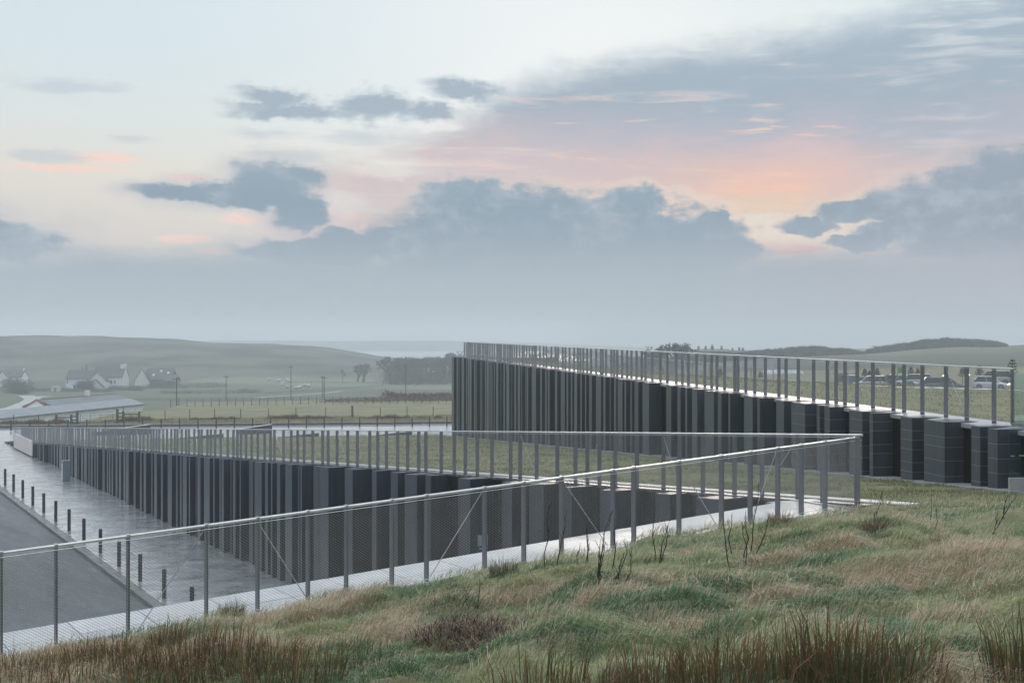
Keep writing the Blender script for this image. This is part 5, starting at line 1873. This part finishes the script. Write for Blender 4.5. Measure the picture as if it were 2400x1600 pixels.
# manor with many chimneys on the skyline
hx_, hy_, _ = gpx(1695, 430)
e = empty('manor_house', (hx_, hy_, HC - (836 - 800) / FPX * 430))
tag(e, 'grey manor house with tall paired chimneys in silhouette behind the roof balustrade', 'house')
s_px = 430 / FPX
X = lambda px: (px - 1695) * s_px
Zp = lambda py: (836 - py) * s_px
w_, r_ = MB(), MB()
gable(w_, r_, X(1640), X(1712), 0, 9, -4, Zp(824), Zp(819), over=.2)
w_.obj('wall', MT['stone_house'], e); roof = r_.obj('roof', MT['slate'], e)
w_, r_ = MB(), MB()
gable(w_, r_, X(1712), X(1750), 1, 9, -4, Zp(826), Zp(822), over=.2)
w_.obj('wall', MT['stone_house'], e); r_.obj('roof', MT['slate'], e)
for (px, py, w2) in ((1641.5, 815, 4.5), (1658.5, 815, 4.5), (1674, 812, 6), (1696, 814, 4), (1722, 820, 4), (1738, 818, 3.5), (1746.5, 819, 4.5)):
    c_ = MB().box(X(px - w2 / 2), X(px + w2 / 2), 3.5, 5.2, Zp(828), Zp(py)).obj('chimney', MT['stone_house'], roof)
    for dxp in (-1.2, 1.2):
        MB().tube([(X(px + dxp), 4.3, Zp(py) - .1), (X(px + dxp), 4.3, Zp(py - 4.5))], .17, 5).obj('chimney_pot', MT['stone_house'], c_)

# polytunnel
px_, py_, _ = gpx(1836, 205)
e = empty('polytunnel', (px_, py_, ground(px_, py_)))
s_px = 205 / FPX
e.location.z = HC - (886 - 800) / FPX * 205
tag(e, 'long pale blue polytunnel with rounded end behind the grass roof', 'polytunnel')
mb = MB()
Lx = 102 * s_px
ringn = 9
i0 = 0
for k in range(13):
    f = k / 12
    x = -Lx / 2 + Lx * f
    end = max(0, (f - .86) / .14)
    hh = 1.5 * math.sqrt(max(1 - end ** 2, 0.02))
    for j in range(ringn):
        th = math.pi * j / (ringn - 1)
        mb.v.append((x, math.cos(th) * 2.2, math.sin(th) * hh - .1))
for k in range(12):
    for j in range(ringn - 1):
        a = k * ringn + j
        mb.f.append((a, a + ringn, a + ringn + 1, a + 1))
mb.f.append(tuple(range(ringn)))
mb.f.append(tuple(range(12 * ringn, 13 * ringn))[::-1])
mb.obj('cover', MT['tunnel'], e, smooth=False)
for k in range(5):
    x = -Lx / 2 + Lx * .86 * k / 4
    MB().tube([(x, math.cos(math.pi * j / 8) * 2.23, math.sin(math.pi * j / 8) * 1.53 - .1) for j in range(9)], .04, 4).obj('hoop', MT['galv'], e)

# flat roofed shelter by the car park
sx, sy, szz = gpx(1968, 165)
e = empty('shelter', (sx, sy, HC - (888 - 800) / FPX * 165))
tag(e, 'dark flat roofed shelter with open sides beside the car park', 'shelter')
MB().box(-1.9, 2.0, -1, 1, .72, .84).obj('roof', MT['slate'], e)
MB().box(-.2, .45, -.9, .9, -.5, .72).obj('screen', MT['bark'], e)
for x in (-1.7, -.9, .9, 1.8):
    MB().box(x - .05, x + .05, -.8, -.7, -.6, .72).obj('leg', MT['slate'], e)
for (px, py, wv, label) in ((2002, 887, 1.3, 'pale blue covered stack beside the shelter'), (1990, 888, .7, 'small blue covered bin right beside the shelter wall')):
    x, y, z = gpx(px, 150)
    e = empty('covered_stack', (x, y, HC - (py + 2 - 800) / FPX * 150))
    tag(e, label, 'stack')
    MB().box(-wv * .5, wv * .5, -.4, .4, -.4, .55).obj('load', MT['blue_cover'], e, bevel=.08)
    MB().box(-wv * .52, wv * .52, -.42, .42, .55, .6).obj('sheet', MT['tunnel'], e)

# green board
x, y, z = gpx(2111, 150)
e = empty('green_board', (x, y, HC - (884 - 800) / FPX * 150))
tag(e, 'plain green board on posts behind the parked dark blue car', 'sign')
MB().box(-.42, .42, -.03, .03, .55, 1.25).obj('board', MT['green_sign'], e, bevel=.01)
for xx in (-.35, .35):
    MB().box(xx - .04, xx + .04, .03, .1, -.8, 1.2).obj('post', MT['galv'], e)


# ------------------------------------------------------------------ cars
def car(px, py_roof, Y, head, paint, label, L=4.1, Wd=1.7, H=1.45, est=False, lit=False, suv=False, grp='cars in the car park beyond the roof'):
    X0 = (px - 1200) / FPX * Y
    e = empty('car', (X0, Y, HC - (py_roof - 800) / FPX * Y - H), head)
    tag(e, label, 'car', grp)
    hb = H * .58
    nose, tail = L * .5, -L * .5
    # lower body: lofted stations along x (front = +x)
    st = [(tail, .52, hb * .55, .80), (tail + .10, .30, hb * .96, .95), (tail + .6, .22, hb, 1.0), (0, .20, hb * 1.0, 1.0), (nose - 1.05, .22, hb * .97, 1.0), (nose - .35, .24, hb * .80, .96), (nose, .36, hb * .62, .80)]
    mb = MB()
    n = 8
    for (x, zl, zh, wf) in st:
        w = Wd / 2 * wf
        prof = [(-w * .94, zl), (-w, zl + .18), (-w, zh * .82), (-w * .90, zh), (w * .90, zh), (w, zh * .82), (w, zl + .18), (w * .94, zl)]
        mb.v += [(x, a, b) for a, b in prof]
    for k in range(len(st) - 1):
        for j in range(n):
            j2 = (j + 1) % n
            mb.f.append((k * n + j, k * n + j2, (k + 1) * n + j2, (k + 1) * n + j))
    mb.f.append(tuple(range(n))); mb.f.append(tuple(range((len(st) - 1) * n, len(st) * n))[::-1])
    mb.obj('body', paint, e, smooth=True)
    rf, rr = nose - (1.75 if not suv else 1.6), tail + (.30 if (est or suv) else .55)
    bf, brr = nose - 1.0, tail + (.08 if (est or suv) else .12)
    w0, w1 = Wd * .46, Wd * .37
    g = MB().hexa([(brr, -w0, hb - .03), (bf, -w0, hb - .03), (bf, w0, hb - .03), (brr, w0, hb - .03), (rr, -w1, H - .04), (rf, -w1, H - .04), (rf, w1, H - .04), (rr, w1, H - .04)])
    g.obj('glasshouse', MT['car_glass'], e, bevel=.03)
    MB().hexa([(rr - .04, -w1 - .03, H - .06), (rf + .05, -w1 - .03, H - .06), (rf + .05, w1 + .03, H - .06), (rr - .04, w1 + .03, H - .06),
               (rr + .1, -w1 + .05, H), (rf - .12, -w1 + .05, H), (rf - .12, w1 - .05, H), (rr + .1, w1 - .05, H)]).obj('roof', paint, e, bevel=.02)
    for sgn in (-1, 1):
        for (xb, xt) in ((bf, rf), ((bf + brr) / 2 + .1, (rf + rr) / 2 + .1), (brr, rr)):
            MB().tube([(xb, sgn * (w0 + .005), hb - .02), (xt, sgn * (w1 + .01), H - .05)], .045, 4).obj('pillar', paint, e)
        for xw in (nose - .78, tail + .72):
            wv = MB().tube([(xw, sgn * (Wd / 2 - .2), .30), (xw, sgn * (Wd / 2 + .005), .30)], .30, 12).obj('wheel', MT['tyre'], e)
            MB().tube([(xw, sgn * (Wd / 2 - .05), .30), (xw, sgn * (Wd / 2 + .015), .30)], .19, 8).obj('rim', MT['galv'], wv)
        MB().box(nose - .16, nose - .005, sgn * Wd * .33 - .16, sgn * Wd * .33 + .16, hb * .60, hb * .78).obj('headlight', MT['lamp_on'] if lit else MT['lamp_off'], e, bevel=.02)
        MB().box(tail + .03, tail + .16, sgn * Wd * .38 - .10, sgn * Wd * .38 + .10, hb * .66, hb * .92).obj('tail_light', MT['tail'], e, bevel=.02)
    return e


P_white = car_paint('paint_white', (.62, .64, .66)); P_silver = car_paint('paint_silver', (.36, .39, .42), .3, .5); P_grey = car_paint('paint_grey', (.12, .135, .15), .25, .4)
P_blue = car_paint('paint_blue', (.045, .07, .10), .2, .3); P_teal = car_paint('paint_teal', (.10, .17, .2), .25, .3)
car(2323, 881, 130, R(-28), P_white, 'white hatchback with headlights on, nearest the steel post of the glass panels', 3.7, 1.65, 1.45, lit=True)
car(2326, 868.5, 142, R(157), P_silver, 'silver tall car with red tail light parked behind the white hatchback', 4.3, 1.75, 1.62, suv=True)
car(2213, 883.5, 127, R(-14), P_grey, 'dark grey estate car half hidden by the roof grass', 4.4, 1.75, 1.42, est=True)
car(2170, 876, 138, R(-25), P_silver, 'long silver estate parked behind the dark grey estate', 4.4, 1.75, 1.45, est=True)
car(2135, 878.5, 139, R(-60), P_white, 'small white car parked between silver estate and dark blue car', 3.6, 1.65, 1.45)
car(2108, 878, 145, R(-35), P_blue, 'dark blue car in front of the green board', 3.8, 1.65, 1.42)
car(2040, 880, 141, R(165), P_silver, 'silver car with blue grey windows near the shelter', 3.9, 1.7, 1.5, suv=True)
car(2021, 882, 150, R(20), P_teal, 'teal dark car beside the pale covered stack', 3.6, 1.65, 1.45)
car(2080, 885, 158, R(-95), P_grey, 'distant dark car facing us with bright headlights', 3.8, 1.7, 1.4, lit=True)
for (px, py, label) in ((2211, 880, 'small lit amber headlight of a distant car behind the parked estate cars, on an added thin post'), (2271, 878, 'small lit amber headlight of a distant car left of the silver tall car, on an added thin post')):
    x, y, z = gpx(px, 152)
    zt = HC - (py - 800) / FPX * 152
    e = empty('distant_headlight', (x, y, z))  # stands for a distant car's headlight; the post under it is added
    tag(e, label, 'lamp', 'headlights of distant cars on added posts')
    MB().tube([(0, 0, 0), (0, 0, zt - z - .05)], .04, 6).obj('post', MT['galv'], e)
    MB().box(-.09, .09, -.08, .06, zt - z - .06, zt - z + .06).obj('lamp', MT['lamp_on'], e, bevel=.02)


# ------------------------------------------------------------------ trees
def bare_tree_mesh(seed, H=10.0, spread=.5, twig=.045, depth=5):
    r = random.Random(seed)
    trunk, crown = MB(), MB()

    def grow(p, d, L, rad, lev):
        q = p + d * L
        tgt = trunk if lev <= 1 else crown
        m = (p + q) * .5 + Vector((r.gauss(0, .05), r.gauss(0, .05), 0)) * L
        tgt.tube([p, m, q], [rad, rad * .85, rad * .68], 5 if lev < 2 else 3, cap=False)
        if lev >= depth: return
        nb = 3 if lev < 2 else r.choice([2, 3, 3])
        for k in range(nb):
            ax = Vector((r.gauss(0, 1), r.gauss(0, 1), r.gauss(0, .35) + .12))
            nd = (d * .9 + ax.normalized() * (spread + .12 * lev)).normalized()
            grow(q - d * L * r.uniform(0, .35), nd, L * r.uniform(.62, .84), max(rad * .62, twig), lev + 1)
    grow(Vector((0, 0, -.3)), Vector((r.gauss(0, .05), r.gauss(0, .05), 1)).normalized(), H * .15, H * .028, 0)
    k = H / max(q[2] for q in crown.v)
    for m_ in (trunk, crown):
        m_.v = [(x * k, y * k, z * k) for x, y, z in m_.v]
    return trunk.mesh('trunk'), crown.mesh('crown')


TREES = [bare_tree_mesh(s, 10, .52, .05, 6) for s in (1, 2, 3)]
for t_m, c_m in TREES:
    t_m.materials.append(MT['bark']); c_m.materials.append(MT['twigs_far'])


def tree(px, py_base, Y, h, label, group, wide=1.0, k=0, rot=0.0):
    X = (px - 1200) / FPX * Y
    z = ground(X, Y)
    e = empty('bare_tree', (X, Y, z), rot)
    tag(e, label, 'tree', group)
    t_m, c_m = TREES[k % 3]
    for nm, me in (('trunk', t_m), ('crown', c_m)):
        add(nm, me, None, e, scale=(h / 10 * wide, h / 10 * wide, h / 10))
    return e


tree(852, 893, 520, 8.2, 'rounded bare tree standing alone in the misty field', 'misty valley trees', 1.25, 0)
tree(838, 893, 525, 6.6, 'lower bare tree leaning into the rounded lone tree', 'misty valley trees', 1.1, 1, 1.0)
tree(803, 893, 530, 5.5, 'slim small bare tree left of the rounded lone tree', 'misty valley trees', .5, 2)
rs = random.Random(8)
for k in range(16):
    tree(915 + k * 10.5, 893, 505 + rs.uniform(-18, 25), rs.uniform(10.4, 11.8) + (2.5 if k == 13 else 0), 'tall bare tree in the dense wood behind the tall building corner', 'dense wood behind the building', rs.uniform(.8, 1.15), k, rs.uniform(0, 6))
for (px, Y, h) in ((1555, 300, 5.5), (1572, 310, 6.0), (1610, 330, 5.0), (1520, 300, 4.2), (1480, 300, 4.5)):
    tree(px, 0, Y, h + 3.0, 'small bare tree seen through the roof balustrade', 'bare trees beyond the roof', .9, int(px) % 3, px * .1)

# woods on the right-hand ridge, read as one mass of twigs
def wood_mass(name, label, pxs, tops, Y0, Y1, n, seed, col=(.062, .058, .048)):
    r = np.random.default_rng(seed)
    px = r.uniform(pxs[0], pxs[-1], n)
    Y = r.uniform(Y0, Y1, n)
    X = (px - 1200) / FPX * Y
    g = country_z(X, Y)
    lump = 1 + .16 * (fbm(px * .11, Y * .02, seed, 4) - .5) * 2
    top = (HC + (800 - np.interp(px, pxs, tops)) / FPX * Y)
    H = np.maximum((top - g) * lump, .3)
    zf_ = 1 - r.random(n) ** 1.7 * .95
    Z = g + H * zf_ - .9
    L = r.uniform(.7, 1.7, n)
    c = np.array(col)[None] * r.uniform(.6, 1.35, n)[:, None]
    o = blades(name, np.stack([X, Y, Z], 1), L, np.full(n, .16), r.uniform(0, 6.28, n), np.clip(r.normal(.35, .3, n), 0, 1.1), c, MT['rush'])
    tag(o, label, 'wood', kind='stuff')
    return o


wood_mass('ridge_wood', 'dense bare wood along the right hand ridge', [1755, 1800, 1850, 1885, 1930, 1950, 1990, 2025, 2032, 2060, 2110, 2160, 2220, 2300, 2340, 2362],
          [824, 819, 814, 812, 813, 816, 817, 826, 820, 812, 806, 796, 793, 796, 801, 808], 430, 480, 42000, 3)
wood_mass('skyline_wood', 'low bare wood around the manor house seen through the balustrade', [1470, 1510, 1560, 1610, 1640, 1680, 1730, 1770], [838, 832, 836, 834, 826, 828, 826, 822], 400, 440, 9000, 5)
wood_mass('valley_wood', 'misty wood on the valley side behind the balustrade', [1240, 1300, 1340, 1400, 1480], [826, 820, 824, 826, 832], 520, 570, 6000, 6)


# hedges and scrub: one object each
def hedge(label, pts, h, wd, n, seed, col=(.07, .066, .045), name='hedge'):
    r = np.random.default_rng(seed)
    P = np.array(pts, float)
    f = r.random(n) * (len(P) - 1)
    i = np.clip(np.floor(f).astype(int), 0, len(P) - 2)
    q = P[i] + (P[i + 1] - P[i]) * (f - i)[:, None]
    X = (q[:, 0] - 1200) / FPX * q[:, 1] + r.normal(0, wd * .5, n)
    Y = q[:, 1] + r.normal(0, wd, n)
    hh = h * (.55 + .9 * fbm(X * .15, Y * .05, seed, 3)) * (1 - r.random(n) ** 2 * .9)
    Z = country_z(X, Y) + hh * r.random(n) ** .6 * .8 - .1
    c = np.array(col)[None] * r.uniform(.6, 1.4, n)[:, None]
    o = blades(name, np.stack([X, Y, Z], 1), r.uniform(.25, .6, n) * max(h * .5, .5), np.full(n, .10), r.uniform(0, 6.28, n), np.clip(r.normal(.5, .35, n), 0, 1.2), c, MT['rush'])
    tag(o, label, 'hedge')
    return o


hedge('dark hedge round the farmhouse garden running right', [(255, 436), (300, 430), (333, 425)], 2.0, 1.2, 2200, 1)
hedge('bushy dark shrubs in front of the farmhouse wing', [(182, 440), (200, 441), (214, 440)], 3.6, 1.4, 2600, 2, (.04, .042, .034))
hedge('long low hedge below the farmhouse and the shed', [(60, 424), (130, 421), (200, 417), (260, 412)], 1.8, 1.0, 2600, 3)
hedge('rounded bushes inside the road bend', [(28, 400), (45, 392), (58, 385)], 4.2, 2.2, 3000, 4)
hedge('bushes hiding the front of the small cottage', [(10, 452), (24, 452), (38, 455), (75, 450)], 3.8, 1.5, 2600, 5)
hedge('hedge line below the dark roofed house', [(300, 445), (420, 452), (530, 460)], 2.2, 1.2, 2600, 6)
hedge('hedge across the green field below the chalet house', [(375, 395), (450, 396), (560, 400), (610, 402)], 1.6, 1.2, 2400, 7)
hedge('low scrub island in the wet meadow', [(515, 268), (560, 268), (610, 270)], 2.1, 2.2, 2600, 8, (.09, .075, .065))
hedge('brown bramble scrub beyond the wire fence near the building corner', [(905, 222), (960, 224), (1010, 224), (1070, 226)], 2.4, 1.6, 5200, 9, (.105, .075, .06))
hedge('pale brown reeds below the bramble scrub', [(760, 192), (880, 194), (1000, 196), (1075, 198)], .8, 1.6, 4200, 10, (.2, .15, .115))
hedge('field boundary hedge rising towards the wood', [(640, 510), (760, 505), (900, 500), (1060, 500)], 1.2, 1.0, 2200, 11)
hedge('thin hedge along the middle valley track', [(620, 395), (760, 430), (900, 470)], 1.0, .8, 1600, 12)

# valley road and track
def ribbon(name, pts, w, mat, lift=.12):
    P = [np.array(fpt(px, Y)) for px, Y in pts]
    dens = []
    for a, b in zip(P[:-1], P[1:]):
        for k in range(8): dens.append(a + (b - a) * k / 8)
    dens.append(P[-1])
    mb = MB()
    for i, q in enumerate(dens):
        d = dens[min(i + 1, len(dens) - 1)] - dens[max(i - 1, 0)]
        d = d / np.linalg.norm(d)
        nn = np.array([-d[1], d[0]]) * w / 2
        for sgn in (-1, 1):
            x, y = q + nn * sgn
            mb.v.append((x, y, ground(x, y) + lift))
    for i in range(len(dens) - 1):
        mb.f.append((2 * i, 2 * i + 1, 2 * i + 3, 2 * i + 2))
    o = mb.obj(name, mat)
    tag(o, kind='structure')


ribbon('valley_road', [(-30, 268), (35, 285), (68, 310), (78, 330), (70, 352), (60, 372)], 4.6, MT['white_road'])
ribbon('valley_road', [(74, 338), (86, 350), (110, 362)], 4.0, MT['white_road'], .15)
ribbon('valley_track', [(600, 345), (680, 372), (745, 395), (800, 420)], 2.2, MT['white_road'])

# utility poles
for (px, top, base, Y, label) in ((414, 884, 966, 245, 'utility pole with crossarm standing above the wet meadow'), (530, 880, 930, 330, 'thin utility pole at the end of the green field hedge'),
                                  (682, 857, 925, 330, 'tall plain utility pole in the middle of the valley'), (756, 880, 928, 345, 'first of two poles standing close together'),
                                  (760, 882, 945, 300, 'crossarmed second of two poles standing close together'), (951, 855, 928, 335, 'utility pole in front of the dense wood'),
                                  (2048, 809, 822, 430, 'small pole with crossarm on the wooded ridge')):
    X_, Y_, zz = gpx(px, Y)
    zt = HC - (top - 800) / FPX * Y
    e = empty('utility_pole', (X_, Y_, zz))
    tag(e, label, 'pole', 'utility poles in the valley')
    MB().tube([(0, 0, -.4), (0, 0, zt - zz)], [.15, .10], 6).obj('pole', MT['bark'], e)
    MB().box(-.8, .8, -.06, .06, zt - zz - .45, zt - zz - .33).obj('crossarm', MT['bark'], e)
    for xx in (-.65, 0, .65):
        MB().tube([(xx, 0, zt - zz - .33), (xx, 0, zt - zz - .12)], .05, 5).obj('insulator', MT['galv'], e)

# sheep on the far pasture
mb = MB()
for k in range(6):
    th0 = None
sheep_b = bmesh.new()
bmesh.ops.create_icosphere(sheep_b, subdivisions=2, radius=1.0)
for v_ in sheep_b.verts:
    v_.co = Vector((v_.co.x * .62, v_.co.y * .32, v_.co.z * .33 + .68))
me_s = bpy.data.meshes.new('fleece'); sheep_b.to_mesh(me_s); sheep_b.free()
me_s.materials.append(MT['wool']); me_s.shade_smooth()
mh = MB().tube([(.5, 0, .72), (.72, 0, .70), (.92, 0, .58)], [.17, .14, .07], 6)
mhm = mh.mesh('head'); mhm.materials.append(MT['wool'])
ml = MB().tube([(0, 0, 0), (0, 0, .5)], [.05, .07], 5)
mlm = ml.mesh('leg'); mlm.materials.append(MT['bark'])
rs = random.Random(2)
for (px, py) in ((631, 882), (653, 884), (655, 883), (662, 887), (673, 882), (675, 883), (678, 885), (674, 892), (695, 893), (698, 893), (702, 892), (714, 890), (722, 891), (724, 890), (705, 892), (661, 889)):
    Y = 500 + (886 - py) * 9
    X_, Y_, zz = gpx(px, Y)
    e = empty('sheep', (X_, Y_, zz), rs.uniform(0, 6.28))
    tag(e, 'white sheep grazing in the flock on the misty pasture', 'sheep', 'flock of sheep on the pasture')
    add('fleece', me_s, None, e, scale=(1.25,) * 3)
    add('head', mhm, None, e, scale=(1.25,) * 3)
    for (lx, ly) in ((.36, .16), (.36, -.16), (-.36, .16), (-.36, -.16)):
        add('leg', mlm, None, e, loc=(lx * 1.25, ly * 1.25, 0), scale=(1.25,) * 3)
# pale vehicles far off
car(958, 924, 345, R(5), P_white, 'white car passing on the valley road before the dense wood', 4.2, 1.7, 1.5, grp='vehicles in the valley')
car(24, 918.5, 420, R(0), P_white, 'white car parked by the bushes at the road bend', 4.2, 1.7, 1.5, grp='vehicles in the valley')
car(13, 918.5, 424, R(0), P_silver, 'silver car parked beside the white one at the road bend', 4.2, 1.7, 1.5, grp='vehicles in the valley')


# young pines round the car park
def pine(px, py_top, Y, h, label, seed):
    r = np.random.default_rng(seed)
    X, Y, z = gpx(px, Y)
    zt = HC - (py_top - 800) / FPX * Y
    e = empty('young_pine', (X, Y, zt - h))
    tag(e, label, 'tree', 'young pines round the car park')
    MB().tube([(0, 0, -.6), (0, 0, h * .95)], [.05, .02], 5).obj('trunk', MT['bark'], e)
    n = 420
    lev = r.integers(0, 5, n)
    hz = h * (.35 + lev * .15)
    a = r.integers(0, 5, n) * 1.257 + lev * .6 + r.normal(0, .2, n)
    rad = (1 - lev / 6) * h * .36 * r.random(n) ** .7
    P = np.stack([np.cos(a) * rad, np.sin(a) * rad, hz + rad * .25 + r.normal(0, .05, n)], 1)
    c = np.array([.028, .042, .024])[None] * r.uniform(.6, 1.5, n)[:, None]
    o = blades('crown', P, r.uniform(.12, .3, n), np.full(n, .05), a + r.normal(0, .8, n), np.clip(r.normal(.4, .3, n), 0, 1), c, MT['rush'], e)


for i, (px, py, Y, h, label) in enumerate([(2027, 867, 150, 1.5, 'wide young pine beside the silver car near the shelter'), (2056, 866, 150, 1.3, 'dense young pine left of the lit distant car'),
                                           (2038, 871, 155, .9, 'small young pine between two others near the shelter'), (2135, 863, 152, 1.4, 'young pine right of the green board'),
                                           (2151, 866, 152, 1.2, 'pointed young pine above the silver estate'), (2256, 862, 150, 1.7, 'open branched young pine above the amber headlight'),
                                           (2296, 859, 150, 1.7, 'dark young pine behind the silver tall car'), (2373, 845, 140, 2.4, 'tall sparse young pine behind the glass panels'),
                                           (1688, 868, 128, 1.0, 'dark little bush on the slope behind the roof edge'), (1782, 874, 150, .9, 'little dark bush at the end of the polytunnel')]):
    pine(px, py, Y, h, label, i + 50)

# ------------------------------------------------------------------ sea mist: one even body of air
mb = MB().box(-2600, 2600, -60, 2600, -17, 34)
hz = mb.obj('haze', None)
hm = bpy.data.materials.new('haze_air')
hm.use_nodes = True
nt = hm.node_tree
nt.nodes.clear()
pv = nt.nodes.new('ShaderNodeVolumePrincipled')
pv.inputs['Color'].default_value = (0.88, 0.945, 1.0, 1)
pv.inputs['Density'].default_value = 0.00095
pv.inputs['Anisotropy'].default_value = 0.1
mo = nt.nodes.new('ShaderNodeOutputMaterial')
nt.links.new(pv.outputs[0], mo.inputs['Volume'])
hz.data.materials.append(hm)
tag(hz, kind='stuff')
hz['label'] = 'even pale sea mist filling the air over the whole site'
hz.display_type = 'WIRE'

hedge('dense undergrowth at the foot of the tall wood', [(905, 498), (980, 500), (1075, 502)], 6.5, 4.0, 9000, 21, (.055, .052, .045))
